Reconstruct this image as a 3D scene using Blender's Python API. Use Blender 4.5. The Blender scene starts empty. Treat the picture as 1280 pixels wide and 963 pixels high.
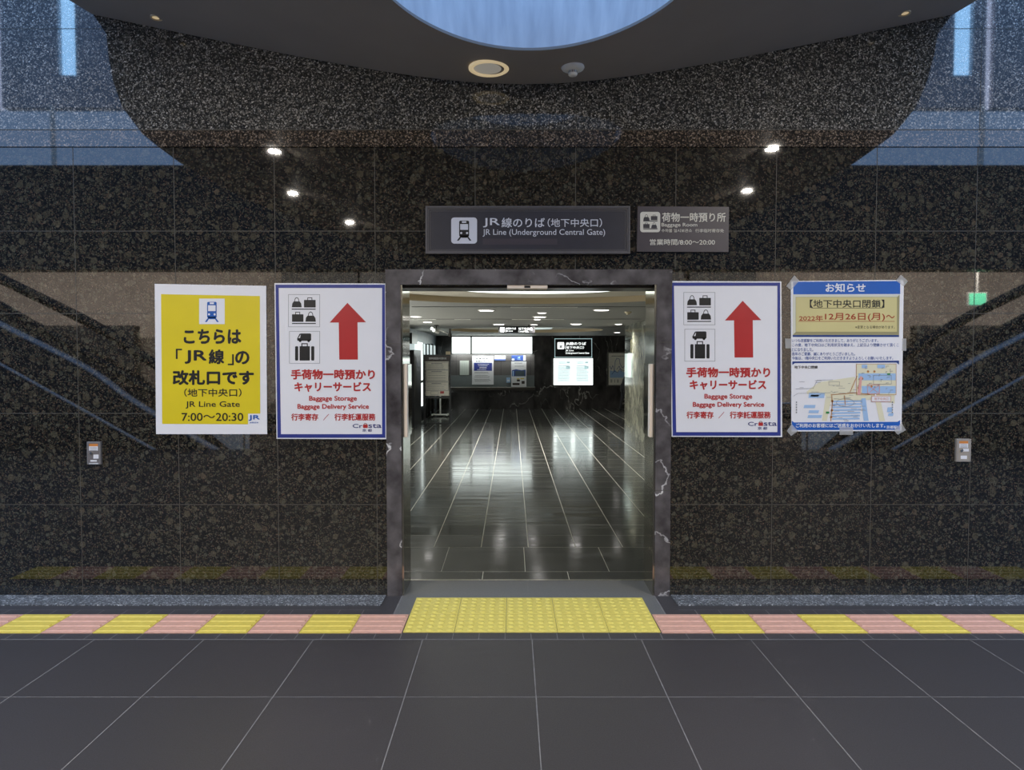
import bpy, bmesh, math, random
from mathutils import Vector, Matrix
random.seed(7)
S = bpy.context.scene
COL = S.collection
PI = math.pi

# ------------------------------------------------------------------ camera, world, exposure
FPX, UC, VC, HOR = 886.0, 640.0, 481.5, 448.0
TH = math.atan((VC - HOR) / FPX)
CAM = Vector((0, 0, 1.6))
cd = bpy.data.cameras.new('camera'); cam = bpy.data.objects.new('camera', cd); COL.objects.link(cam)
cam.location = CAM; cam.rotation_euler = (PI/2 - TH, 0, 0)
cd.sensor_width = 36; cd.lens = FPX/1280*36; cd.clip_end = 200; cd.clip_start = .05
S.camera = cam
S.view_settings.view_transform = 'Standard'; S.view_settings.look = 'None'
S.view_settings.gamma = 1; S.view_settings.use_curve_mapping = False
S.view_settings.exposure = 0.4
W_ = bpy.data.worlds.new('sky'); S.world = W_; W_.use_nodes = True
bg = W_.node_tree.nodes['Background']; bg.inputs[0].default_value = (.33, .56, 1, 1); bg.inputs[1].default_value = 1.8

DISC_LAMP = 62.0      # watts, each downlight of the round canopy
HALL_LAMP = 17.0      # watts, each downlight of the hall
BACK_LAMP = 2700.0     # watts, the lighting of the passage behind the escalators

def area(name, loc, size, energy, col=(1, 1, 1), rot=(0, 0, 0), size_y=None, spread=PI):
    l = bpy.data.lights.new(name, 'AREA'); l.energy = energy; l.color = col; l.spread = spread
    if size_y: l.shape = 'RECTANGLE'; l.size = size; l.size_y = size_y
    else: l.shape = 'DISK'; l.size = size
    o = bpy.data.objects.new(name, l); COL.objects.link(o); o.location = loc; o.rotation_euler = rot
    return o

# ------------------------------------------------------------------ measuring helpers
CT, ST = math.cos(TH), math.sin(TH)
def ray(u, v):
    a, b = (u-UC)/FPX, (VC-v)/FPX
    return Vector((a, CT + b*ST, -ST + b*CT))
def W(u, v, Y):
    d = ray(u, v); return CAM + d*(Y/d.y)
def G(u, v, z=0.0):
    d = ray(u, v); return CAM + d*((z-CAM.z)/d.z)
YW = G(640, 745).y                      # face of the granite wall
def R(u, v, Y):                         # a point behind the camera, seen mirrored in the wall
    p = W(u, v, 2*YW - Y); return Vector((p.x, Y, p.z))

# ------------------------------------------------------------------ materials
def mat(name, col, rough=.5, metal=0, spec=.5, vary=.06, scale=20, emit=None, estr=0, ior=None, trans=0, bump=0, bscale=200, alpha=None, coat=0):
    m = bpy.data.materials.new(name); m.use_nodes = True
    n, l = m.node_tree.nodes, m.node_tree.links
    p = n['Principled BSDF']
    p.inputs['Roughness'].default_value = rough; p.inputs['Metallic'].default_value = metal
    p.inputs['Specular IOR Level'].default_value = spec
    p.inputs['Coat Weight'].default_value = coat
    if ior: p.inputs['IOR'].default_value = ior
    if trans: p.inputs['Transmission Weight'].default_value = trans
    if alpha is not None: p.inputs['Alpha'].default_value = alpha
    c = (*col, 1) if len(col) == 3 else col
    if vary:
        tc = n.new('ShaderNodeTexCoord'); t = n.new('ShaderNodeTexNoise'); t.inputs['Scale'].default_value = scale; t.inputs['Detail'].default_value = 4
        l.new(tc.outputs['Object'], t.inputs['Vector'])
        r = n.new('ShaderNodeValToRGB'); e = r.color_ramp.elements
        e[0].position, e[1].position = .3, .7
        e[0].color = (*[x*(1-vary) for x in c[:3]], 1); e[1].color = (*[min(1, x*(1+vary)) for x in c[:3]], 1)
        l.new(t.outputs['Fac'], r.inputs['Fac']); l.new(r.outputs['Color'], p.inputs['Base Color'])
        if bump:
            t2 = n.new('ShaderNodeTexNoise'); t2.inputs['Scale'].default_value = bscale; l.new(tc.outputs['Object'], t2.inputs['Vector'])
            b = n.new('ShaderNodeBump'); b.inputs['Strength'].default_value = bump; b.inputs['Distance'].default_value = .002
            l.new(t2.outputs['Fac'], b.inputs['Height']); l.new(b.outputs['Normal'], p.inputs['Normal'])
    else:
        p.inputs['Base Color'].default_value = c
    if emit:
        p.inputs['Emission Color'].default_value = (*emit, 1); p.inputs['Emission Strength'].default_value = estr
    return m

def ramp(n, pts):
    r = n.new('ShaderNodeValToRGB'); e = r.color_ramp.elements
    while len(e) < len(pts): e.new(.5)
    for q, (p, c) in zip(e, pts):
        q.position = p; q.color = (*c, 1) if len(c) == 3 else c
    return r
def mixc(n, l, fac, a, b, mode='MIX'):
    m = n.new('ShaderNodeMix'); m.data_type = 'RGBA'; m.blend_type = mode
    for s, x in ((0, fac), (6, a), (7, b)):
        if isinstance(x, (int, float)): m.inputs[s].default_value = x
        elif isinstance(x, tuple): m.inputs[s].default_value = (*x, 1)
        else: l.new(x, m.inputs[s])
    return m.outputs[2]

def granite(name, base, blobs, grains, blobscale, grainscale, rough, blobfac=1.0, grainfac=1.0, ior=1.5):
    """dark stone: round mineral patches over a fine grain"""
    m = bpy.data.materials.new(name); m.use_nodes = True
    n, l = m.node_tree.nodes, m.node_tree.links; p = n['Principled BSDF']
    tc = n.new('ShaderNodeTexCoord')
    def vor(scale):
        v = n.new('ShaderNodeTexVoronoi'); v.inputs['Scale'].default_value = scale; l.new(tc.outputs['Object'], v.inputs['Vector']); return v
    def noise(scale, d=3):
        v = n.new('ShaderNodeTexNoise'); v.inputs['Scale'].default_value = scale; v.inputs['Detail'].default_value = d; l.new(tc.outputs['Object'], v.inputs['Vector']); return v
    v1 = vor(blobscale)
    sep = n.new('ShaderNodeSeparateColor'); l.new(v1.outputs['Color'], sep.inputs[0])
    pick = ramp(n, [(0, (0, 0, 0)), (.45, (0, 0, 0)), (.6, (.5, .5, .5)), (1, (1, 1, 1))]); l.new(sep.outputs[0], pick.inputs[0])
    edge = ramp(n, [(0, (1, 1, 1)), (.42, (.75, .75, .75)), (.6, (0, 0, 0))]); l.new(v1.outputs['Distance'], edge.inputs[0])
    hue = ramp(n, [(0, blobs[0]), (.5, blobs[1]), (1, blobs[2])]); l.new(sep.outputs[1], hue.inputs[0])
    nz = noise(blobscale*3.2, 5); nr = ramp(n, [(.3, (.5, .5, .5)), (.7, (1, 1, 1))]); l.new(nz.outputs['Fac'], nr.inputs[0])
    f = mixc(n, l, 1.0, pick.outputs[0], edge.outputs[0], 'MULTIPLY'); f = mixc(n, l, 1.0, f, nr.outputs[0], 'MULTIPLY')
    bw = n.new('ShaderNodeRGBToBW'); l.new(f, bw.inputs[0])
    mf = n.new('ShaderNodeMath'); mf.operation = 'MULTIPLY'; mf.inputs[1].default_value = blobfac; l.new(bw.outputs[0], mf.inputs[0])
    c = mixc(n, l, mf.outputs[0], base, hue.outputs[0])
    v2 = vor(grainscale); s2 = n.new('ShaderNodeSeparateColor'); l.new(v2.outputs['Color'], s2.inputs[0])
    g = ramp(n, [(0, (0, 0, 0)), (.5, (0, 0, 0)), (.72, (.25, .25, .25)), (.9, (.55, .55, .55)), (1, (1, 1, 1))]); l.new(s2.outputs[0], g.inputs[0])
    gh = ramp(n, [(0, grains[0]), (.5, grains[1]), (1, grains[2])]); l.new(s2.outputs[2], gh.inputs[0])
    gb = n.new('ShaderNodeRGBToBW'); l.new(g.outputs[0], gb.inputs[0])
    gm = n.new('ShaderNodeMath'); gm.operation = 'MULTIPLY'; gm.inputs[1].default_value = grainfac; l.new(gb.outputs[0], gm.inputs[0])
    c = mixc(n, l, gm.outputs[0], c, gh.outputs[0])
    l.new(c, p.inputs['Base Color'])
    p.inputs['Roughness'].default_value = rough; p.inputs['IOR'].default_value = ior
    return m

def marble(name, dark, mid, vein, scale, rough, thr=.012, veinfac=1.0, ior=1.5):
    m = bpy.data.materials.new(name); m.use_nodes = True
    n, l = m.node_tree.nodes, m.node_tree.links; p = n['Principled BSDF']
    tc = n.new('ShaderNodeTexCoord'); mp = n.new('ShaderNodeMapping'); mp.inputs['Rotation'].default_value = (.4, .7, .3); mp.inputs['Scale'].default_value = (1.5, 1.5, .8) if 'black' in name else (1, 1, 1); l.new(tc.outputs['Object'], mp.inputs['Vector'])
    a = n.new('ShaderNodeTexNoise'); a.inputs['Scale'].default_value = scale*2.2; a.inputs['Detail'].default_value = 8; l.new(mp.outputs[0], a.inputs['Vector'])
    r = ramp(n, [(.32, dark), (.68, mid)]); l.new(a.outputs['Fac'], r.inputs[0])
    b = n.new('ShaderNodeTexNoise'); b.inputs['Scale'].default_value = scale; b.inputs['Detail'].default_value = 6; b.inputs['Distortion'].default_value = .15; l.new(mp.outputs[0], b.inputs['Vector'])
    s = n.new('ShaderNodeMath'); s.operation = 'SUBTRACT'; s.inputs[1].default_value = .5; l.new(b.outputs['Fac'], s.inputs[0])
    ab = n.new('ShaderNodeMath'); ab.operation = 'ABSOLUTE'; l.new(s.outputs[0], ab.inputs[0])
    vr = ramp(n, [(0, (1, 1, 1)), (thr, (0, 0, 0))]); l.new(ab.outputs[0], vr.inputs[0])
    k = n.new('ShaderNodeTexNoise'); k.inputs['Scale'].default_value = scale*.8; l.new(tc.outputs['Object'], k.inputs['Vector'])
    kr = ramp(n, [(.48, (0, 0, 0)), (.62, (veinfac,)*3)]); l.new(k.outputs['Fac'], kr.inputs[0])
    f = mixc(n, l, 1.0, vr.outputs[0], kr.outputs[0], 'MULTIPLY'); bw = n.new('ShaderNodeRGBToBW'); l.new(f, bw.inputs[0])
    l.new(mixc(n, l, bw.outputs[0], r.outputs[0], vein), p.inputs['Base Color'])
    p.inputs['Roughness'].default_value = rough; p.inputs['IOR'].default_value = ior
    return m

M = {}
def ovoid_granite(name, ior=1.75, rough=.02):
    """black brown stone with small olive grains and scattered round feldspar ovoids"""
    m = bpy.data.materials.new(name); m.use_nodes = True
    n, l = m.node_tree.nodes, m.node_tree.links; p = n['Principled BSDF']
    tc = n.new('ShaderNodeTexCoord')
    wz = n.new('ShaderNodeTexNoise'); wz.inputs['Scale'].default_value = 40; wz.inputs['Detail'].default_value = 2; l.new(tc.outputs['Object'], wz.inputs['Vector'])
    warp = n.new('ShaderNodeVectorMath'); warp.operation = 'MULTIPLY_ADD'; warp.inputs[1].default_value = (.012, .012, .012)
    l.new(wz.outputs['Color'], warp.inputs[0]); l.new(tc.outputs['Object'], warp.inputs[2])
    def cells(scale, vec):
        v = n.new('ShaderNodeTexVoronoi'); v.inputs['Scale'].default_value = scale; l.new(vec, v.inputs['Vector'])
        q = n.new('ShaderNodeSeparateColor'); l.new(v.outputs['Color'], q.inputs[0]); return v, q
    def bw(x):
        q = n.new('ShaderNodeRGBToBW'); l.new(x, q.inputs[0]); return q.outputs[0]
    c = (.0055, .0048, .0038)
    for scale, vec, pick, edge, cols, k in (
            (72, warp.outputs[0], [(.44, 0), (.7, .6), (1, 1)], [(.3, 1), (.75, .25)], ((.058, .048, .027), (.042, .042, .027), (.085, .054, .032)), .85),
            (140, warp.outputs[0], [(.62, 0), (.85, .5), (1, 1)], [(.3, 1), (.8, .3)], ((.13, .10, .06), (.09, .095, .07), (.17, .10, .065)), .85),
            (17, tc.outputs['Object'], [(.66, 0), (.74, .55), (1, 1)], [(.30, 1), (.38, .9), (.42, 0)], ((.10, .082, .050), (.075, .070, .046), (.13, .095, .06)), .88),
            (34, tc.outputs['Object'], [(.74, 0), (.82, .5), (1, 1)], [(.34, 1), (.42, .8), (.48, 0)], ((.12, .10, .066), (.085, .085, .06), (.16, .12, .08)), .9)):
        v, q = cells(scale, vec)
        r1 = ramp(n, [(x, (y,)*3) for x, y in pick]); l.new(q.outputs[0], r1.inputs[0])
        r2 = ramp(n, [(x, (y,)*3) for x, y in edge]); l.new(v.outputs['Distance'], r2.inputs[0])
        h = ramp(n, [(0, cols[0]), (.5, cols[1]), (1, cols[2])]); l.new(q.outputs[1], h.inputs[0])
        f = mixc(n, l, 1.0, r1.outputs[0], r2.outputs[0], 'MULTIPLY')
        if scale < 40:
            g = n.new('ShaderNodeTexNoise'); g.inputs['Scale'].default_value = 110; g.inputs['Detail'].default_value = 3; l.new(tc.outputs['Object'], g.inputs['Vector'])
            gr = ramp(n, [(.35, (.35,)*3), (.65, (1,)*3)]); l.new(g.outputs['Fac'], gr.inputs[0]); f = mixc(n, l, 1.0, f, gr.outputs[0], 'MULTIPLY')
        mm = n.new('ShaderNodeMath'); mm.operation = 'MULTIPLY'; mm.inputs[1].default_value = k; l.new(bw(f), mm.inputs[0])
        c = mixc(n, l, mm.outputs[0], c, h.outputs[0])
    l.new(c, p.inputs['Base Color']); p.inputs['Roughness'].default_value = rough; p.inputs['IOR'].default_value = ior
    return m
M['granite'] = ovoid_granite('polished brown granite')
M['granite_upper'] = granite('flamed grey granite', (.026, .026, .023), ((.07, .066, .058), (.09, .084, .07), (.07, .07, .065)),
                       ((.30, .285, .25), (.48, .43, .36), (.70, .66, .60)), 40, 130, .025, .9, 1.0, 1.75)
M['granite_band'] = granite('brown granite band', (.022, .017, .012), ((.05, .04, .03), (.04, .03, .022), (.035, .03, .024)),
                       ((.26, .19, .13), (.36, .27, .19), (.42, .34, .27)), 40, 130, .025, .6, 1.0, 1.75)
M['curb'] = granite('blue grey speckled granite', (.07, .075, .078), ((.22, .23, .24), (.15, .16, .17), (.27, .28, .29)),
                       ((.42, .43, .44), (.55, .56, .57), (.75, .76, .76)), 60, 130, .5, .8, 1.0)
M['jamb'] = marble('purple grey marble', (.045, .038, .038), (.15, .135, .132), (.8, .77, .74), 3.2, .18, .012, 1.0)
M['black_marble'] = marble('black marble with white veins', (.026, .0235, .023), (.070, .063, .060), (.50, .47, .43), 1.5, .12, .011, .9)
M['green_stone'] = marble('grey green stone', (.08, .088, .07), (.30, .30, .23), (.25, .25, .2), 2.0, .12, .01, .3)
M['floor'] = mat('dark grey stone tile', (.050, .045, .045), .42, vary=.22, scale=160, bump=.15, bscale=420)
M['floor_border'] = mat('dark grey border stone', (.055, .051, .053), .5, vary=.15, scale=90)
M['apron'] = mat('grey apron stone', (.15, .15, .145), .45, vary=.12, scale=90)
M['grout'] = mat('light grout', (.24, .23, .22), .8, vary=.2)
M['grout_dim'] = mat('grey grout', (.24, .23, .22), .8, vary=.2)
M['wall_joint'] = mat('stone joint', (.065, .057, .042), .6, vary=.2)
M['hall_floor'] = mat('polished black hall tile', (.040, .042, .038), .12, vary=.25, scale=30, ior=1.55)
_n, _l = M['hall_floor'].node_tree.nodes, M['hall_floor'].node_tree.links
_tc = _n.new('ShaderNodeTexCoord'); _mp = _n.new('ShaderNodeMapping'); _mp.inputs['Scale'].default_value = (.5, 9, 1); _l.new(_tc.outputs['Object'], _mp.inputs[0])
_t = _n.new('ShaderNodeTexNoise'); _t.inputs['Scale'].default_value = 1.6; _t.inputs['Detail'].default_value = 5; _l.new(_mp.outputs[0], _t.inputs['Vector'])
_r = ramp(_n, [(.3, (.06,)*3), (.7, (.20,)*3)]); _l.new(_t.outputs['Fac'], _r.inputs[0]); _l.new(_r.outputs[0], _n['Principled BSDF'].inputs['Roughness'])
M['hall_grout'] = mat('cream hall grout', (.62, .60, .50), .6, vary=.1)
M['canopy'] = mat('dark brown grey ceiling paint', (.33, .295, .265), .6, vary=.04, scale=3)
M['well'] = mat('pale skylight plaster', (.58, .60, .64), .6, vary=.1, scale=5)
M['yellow'] = mat('yellow tactile tile', (.74, .58, .10), .55, vary=.07, scale=30)
M['yellow_dot'] = mat('yellow tactile block', (.80, .66, .14), .5, vary=.07, scale=30)
M['pink'] = mat('salmon tactile tile', (.68, .38, .28), .55, vary=.07, scale=30)
M['steel'] = mat('brushed steel', (.62, .61, .57), .25, 1, vary=.05)
M['dark_metal'] = mat('dark bronze metal', (.06, .052, .045), .3, .7, vary=.05)
M['mirror_metal'] = mat('bronze mirror metal', (.40, .38, .31), .09, 1, vary=.03)
M['beige'] = mat('beige plastic', (.85, .72, .58), .45, vary=.03)
M['white'] = mat('white enamel', (.88, .86, .80), .45, vary=.03)
M['cream'] = mat('cream enamel', (.72, .60, .40), .45, vary=.03)
M['grey_cover'] = mat('grey lamp cover', (.42, .40, .36), .5, vary=.03)
M['paper'] = mat('white poster paper', (.81, .80, .81), .32, vary=.02, scale=4)
M['poster_yellow'] = mat('poster yellow', (.73, .58, .012), .32, vary=.04, scale=4)
M['poster_blue'] = mat('poster navy border', (.03, .045, .24), .3, vary=.15, scale=6)
M['ink'] = mat('black ink', (.006, .006, .006), .4, vary=0)
M['red'] = mat('red ink', (.46, .022, .022), .35, vary=.05, scale=4)
M['logo_blue'] = mat('blue ink', (.006, .10, .42), .35, vary=0)
M['logo_navy'] = mat('navy ink', (.03, .035, .17), .35, vary=0)
M['line_grey'] = mat('grey ink', (.25, .25, .26), .5, vary=0)
M['head_blue'] = mat('notice blue', (.012, .11, .46), .35, vary=.05, scale=4)
M['bar_navy'] = mat('notice navy', (.01, .045, .22), .35, vary=.05)
M['panel_yellow'] = mat('pale yellow panel', (.62, .55, .25), .4, vary=.05, scale=3)
M['panel_light'] = mat('light bevel', (.66, .66, .55), .4, vary=0)
M['panel_dark'] = mat('olive bevel', (.33, .30, .15), .4, vary=0)
M['date_red'] = mat('brown red ink', (.36, .045, .012), .4, vary=0)
M['body_blue'] = mat('slate blue ink', (.07, .12, .34), .4, vary=0)
M['map_blue'] = mat('map pale blue', (.35, .52, .75), .4, vary=0)
M['map_cream'] = mat('map pale yellow', (.74, .70, .50), .4, vary=0)
M['map_brown'] = mat('map brown', (.45, .20, .06), .4, vary=0)
M['map_pink'] = mat('map pink', (.70, .36, .32), .4, vary=0)
M['map_green'] = mat('map green', (.02, .25, .06), .4, vary=0)
M['print_white'] = mat('white print', (.78, .78, .80), .4, vary=0)
M['sign_dark'] = mat('dark violet grey sign face', (.026, .025, .034), .4, vary=.06)
M['sign_dark_two'] = mat('warm violet grey sign face', (.046, .037, .046), .4, vary=.08, scale=6)
M['sign_frame'] = mat('dark grey sign frame', (.10, .095, .10), .4, .3, vary=.05)
M['sign_icon'] = mat('pale sign print', (.60, .61, .66), .4, vary=0)
M['sign_icon_warm'] = mat('warm pale sign print', (.62, .60, .52), .4, vary=0)
M['tape'] = mat('clear tape', (.75, .75, .73), .25, vary=.05, alpha=.42)
M['clear_film'] = mat('clear laminate edge', (.45, .47, .55), .15, vary=.03, alpha=.5)
M['box_grey'] = mat('grey switch box', (.22, .20, .19), .4, .4, vary=.04)
M['box_beige'] = mat('beige switch box', (.40, .35, .29), .4, .2, vary=.04)
M['orange'] = mat('orange sticker', (.62, .22, .04), .5, vary=.05)
M['glass_edge'] = mat('green glass edge', (.42, .56, .50), .1, vary=.03)
M['glass'] = mat('clear glass', (.92, .97, .95), .0, trans=1, ior=1.45, vary=0)
M['hall_ceiling'] = mat('hall ceiling paint', (.31, .30, .27), .6, vary=.03, scale=2)
M['hall_cream'] = mat('cream recess paint', (.82, .74, .60), .6, vary=.03, scale=2)
M['hall_tan'] = mat('tan recess rim', (.62, .49, .31), .6, vary=.03, scale=2)
M['black'] = mat('black paint', (.006, .006, .007), .35, vary=.1)
M['counter_grey'] = mat('taupe counter panel', (.10, .092, .088), .4, vary=.05)
M['counter_glass'] = mat('grey counter screen', (.15, .17, .17), .3, vary=.05)
M['glow_enamel'] = mat('cream enamel with added glow', (.72, .60, .40), .45, vary=0, emit=(1, .78, .45), estr=.30)  # glow added to rim and bulbs to lift their brightness
M['glow_cover'] = mat('lamp cover with added glow', (.45, .43, .38), .5, vary=0, emit=(1, .93, .8), estr=.13)  # the cover gets a weaker added glow
M['lamp'] = mat('lit lamp diffuser', (.9, .9, .9), .5, vary=0, emit=(1, .95, .93), estr=5)
M['disc_lamp'] = mat('lit canopy lamp', (.9, .9, .9), .5, vary=0, emit=(1, .96, .9), estr=7)
M['lightbox'] = mat('lit sign panel', (.9, .9, .9), .3, vary=0, emit=(.90, 1, .96), estr=1.9)
M['lightbox_dim'] = mat('softly lit panel', (.8, .8, .8), .3, vary=0, emit=(.80, .97, .98), estr=.42)
M['glow_strip'] = mat('metal strip with painted glow', (.6, .7, .66), .3, vary=0, emit=(.75, .97, .93), estr=.16)
M['lit_white'] = mat('lit white lettering', (.9, .9, .9), .4, vary=0, emit=(.95, 1, .98), estr=1.1)
M['pane_fill'] = mat('added hall fill pane', (.8, .8, .8), .3, vary=0, emit=(.95, .98, .92), estr=2.2)
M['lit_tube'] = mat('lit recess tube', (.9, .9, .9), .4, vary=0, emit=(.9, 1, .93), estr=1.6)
M['lit_pale_sheet'] = mat('pale leaflet on lit panel', (.6, .7, .7), .5, vary=0, emit=(.72, .84, .83), estr=1.0)
M['lit_print'] = mat('pale teal print on lit panel', (.35, .5, .5), .5, vary=0, emit=(.45, .62, .64), estr=.6)
M['lit_sky'] = mat('sky bright window pane', (.3, .5, .7), .2, vary=0, emit=(.32, .62, 1), estr=6.5)
M['lit_pale'] = mat('lit pale window pane', (.5, .5, .6), .2, vary=0, emit=(.62, .72, 1), estr=3.2)
M['lit_green'] = mat('lit green exit sign', (.1, .8, .4), .4, vary=0, emit=(.25, 1, .6), estr=4)
M['fascia'] = mat('blue grey fascia', (.13, .17, .20), .35, vary=.3, scale=3)
M['board_paper'] = mat('cream notice paper', (.80, .76, .66), .5, vary=.03)
M['board_head'] = mat('dark brown header', (.035, .018, .014), .4, vary=.05)
M['ticket_blue'] = mat('ticket blue', (.02, .06, .25), .4, vary=.05)
M['screen'] = mat('grey screen', (.08, .11, .13), .2, vary=.05)
M['pale_panel'] = mat('pale green paper', (.52, .56, .50), .5, vary=.03)
M['beige_wall'] = mat('beige plaster', (.58, .50, .43), .6, vary=.12, scale=1)
M['dark_stone'] = mat('dark stone panel', (.012, .012, .013), .4, vary=.2)
M['facade'] = mat('pale facade panel', (.62, .68, .70), .5, vary=.05, scale=1)
M['facade_two'] = mat('grey facade panel', (.42, .42, .46), .5, vary=.1, scale=1)
M['rail'] = mat('black handrail rubber', (.008, .008, .009), .5, vary=.1)
M['deck'] = mat('escalator deck metal', (.62, .63, .66), .4, .35, vary=.1)
M['coat'] = mat('black coat cloth', (.006, .006, .007), .8, vary=.2, scale=60)
M['trousers'] = mat('dark trousers cloth', (.012, .012, .014), .8, vary=.2, scale=60)
M['skin'] = mat('skin', (.55, .36, .26), .5, vary=.05)
M['hair'] = mat('black hair', (.008, .006, .005), .5, vary=.2, scale=60)
M['shoe'] = mat('black leather', (.01, .01, .01), .35, vary=.1)

# ------------------------------------------------------------------ object helpers
def tag(o, label=None, cat=None, group=None, kind=None):
    for k, x in (('label', label), ('category', cat), ('group', group), ('kind', kind)):
        if x: o[k] = x
    return o
def empty(name, loc, label, cat, group=None):
    o = bpy.data.objects.new(name, None); COL.objects.link(o); o.location = loc; o.empty_display_size = .1
    return tag(o, label, cat, group)
def origin(o):
    v = Vector((0, 0, 0))
    while o is not None: v += o.location; o = o.parent
    return v
def obj(name, bm, mats, parent=None, loc=None, smooth=False):
    """links a mesh built in world coordinates; a child keeps its place under its parent"""
    if not isinstance(mats, (list, tuple)): mats = [mats]
    base = origin(parent) if parent else Vector((0, 0, 0))
    l = Vector(loc) if loc is not None else None
    sh = -(l if l is not None else base)
    for v in bm.verts: v.co += sh
    me = bpy.data.meshes.new(name); bm.to_mesh(me); bm.free()
    for m in mats: me.materials.append(M[m] if isinstance(m, str) else m)
    if smooth:
        for p in me.polygons: p.use_smooth = True
    o = bpy.data.objects.new(name, me); COL.objects.link(o)
    if parent: o.parent = parent
    if l is not None: o.location = l - base if parent else l
    return o
def struct(name, bm, mats, parent=None, smooth=False):
    o = obj(name, bm, mats, parent, smooth=smooth)
    if not parent: o['kind'] = 'structure'
    return o
def box(bm, x0, x1, y0, y1, z0, z1, mi=0, bev=0):
    t = bmesh.new()
    r = bmesh.ops.create_cube(t, size=1)
    for v in t.verts: v.co = Vector(((x0+x1)/2 + v.co.x*(x1-x0), (y0+y1)/2 + v.co.y*(y1-y0), (z0+z1)/2 + v.co.z*(z1-z0)))
    if bev: bmesh.ops.bevel(t, geom=t.edges[:], offset=bev, segments=2, affect='EDGES', profile=.5)
    join(bm, t, mi); return bm
def join(bm, t, mi=0):
    mp = {v: bm.verts.new(v.co) for v in t.verts}
    for f in t.faces:
        try: g = bm.faces.new([mp[v] for v in f.verts]); g.material_index = mi; g.smooth = f.smooth
        except ValueError: pass
    t.free()
def quad(bm, pts, mi=0):
    f = bm.faces.new([bm.verts.new(Vector(p)) for p in pts]); f.material_index = mi; return f
def B(*a, **k):
    bm = bmesh.new(); box(bm, *a, **k); return bm
def cyl(bm, c, r, h, seg=32, mi=0, r2=None, axis='Z', bev=0):
    t = bmesh.new(); bmesh.ops.create_cone(t, cap_ends=True, segments=seg, radius1=r, radius2=r if r2 is None else r2, depth=h)
    if bev: bmesh.ops.bevel(t, geom=[e for e in t.edges if len(e.link_faces) == 2 and any(len(f.verts) > 4 for f in e.link_faces)], offset=bev, segments=2, affect='EDGES')
    if axis == 'Y': bmesh.ops.rotate(t, verts=t.verts, matrix=Matrix.Rotation(PI/2, 3, 'X'))
    if axis == 'X': bmesh.ops.rotate(t, verts=t.verts, matrix=Matrix.Rotation(PI/2, 3, 'Y'))
    for v in t.verts: v.co += Vector(c)
    join(bm, t, mi); return bm
def lathe(bm, c, prof, seg=40, mi=0):
    """prof: list of (radius, z) from top to bottom"""
    rings = []
    for r, z in prof:
        if r < 1e-6: rings.append([bm.verts.new((c[0], c[1], c[2]+z))])
        else: rings.append([bm.verts.new((c[0]+r*math.cos(2*PI*i/seg), c[1]+r*math.sin(2*PI*i/seg), c[2]+z)) for i in range(seg)])
    for a, b in zip(rings, rings[1:]):
        for i in range(seg):
            j = (i+1) % seg
            vs = [a[i] if len(a) > 1 else a[0], a[j] if len(a) > 1 else None, b[j] if len(b) > 1 else None, b[i] if len(b) > 1 else b[0]]
            vs = [v for v in vs if v]
            if len(set(vs)) >= 3:
                f = bm.faces.new(vs); f.material_index = mi; f.smooth = True
    return bm
def tube(bm, pts, r, seg=10, mi=0, flat=1.0):
    pts = [Vector(p) for p in pts]; rings = []
    for i, p in enumerate(pts):
        d = (pts[min(i+1, len(pts)-1)] - pts[max(i-1, 0)]).normalized()
        a = Vector((0, 1, 0)) if abs(d.y) < .9 else Vector((1, 0, 0))
        s = d.cross(a).normalized(); t = s.cross(d).normalized()
        rings.append([bm.verts.new(p + s*math.cos(2*PI*k/seg)*r*flat + t*math.sin(2*PI*k/seg)*r) for k in range(seg)])
    for a, b in zip(rings, rings[1:]):
        for k in range(seg):
            f = bm.faces.new([a[k], a[(k+1) % seg], b[(k+1) % seg], b[k]]); f.material_index = mi; f.smooth = True
    for q in (rings[0], rings[-1]): bm.faces.new(q).material_index = mi
    return bm
def flat_with_holes(bm, outer, holes, z, mi=0):
    es = []
    for loop in [outer] + holes:
        vs = [bm.verts.new((x, y, z)) for x, y in loop]
        es += [bm.edges.new((vs[i], vs[(i+1) % len(vs)])) for i in range(len(vs))]
    r = bmesh.ops.triangle_fill(bm, use_beauty=True, edges=es)
    for f in r['geom']:
        if isinstance(f, bmesh.types.BMFace): f.material_index = mi
    return bm
def ell(cx, cy, a, b, n=72): return [(cx+a*math.cos(2*PI*i/n), cy+b*math.sin(2*PI*i/n)) for i in range(n)]
def clone(src, loc, label, group=None):
    r = src.copy(); COL.objects.link(r); r.location = loc; r['label'] = label
    if group: r['group'] = group
    for ch in [c for c in COL.objects if c.parent == src]:
        c = ch.copy(); COL.objects.link(c); c.parent = r
        for g in [q for q in COL.objects if q.parent == ch]:
            d = g.copy(); COL.objects.link(d); d.parent = c
    return r

_text_cache = {}
def text_mesh(s, bold):
    key = (s, bold)
    if key not in _text_cache:
        cu = bpy.data.curves.new('t', 'FONT'); cu.body = s; cu.size = 1; cu.resolution_u = 3
        o = bpy.data.objects.new('t', cu); COL.objects.link(o)
        bpy.context.view_layer.update()
        dg = bpy.context.evaluated_depsgraph_get()
        me = bpy.data.meshes.new_from_object(o.evaluated_get(dg))
        vs = [v.co.copy() for v in me.vertices]; fs = [tuple(p.vertices) for p in me.polygons]
        bpy.data.meshes.remove(me); bpy.data.objects.remove(o); bpy.data.curves.remove(cu)
        _text_cache[key] = (vs, fs)
    return _text_cache[key]

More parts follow.
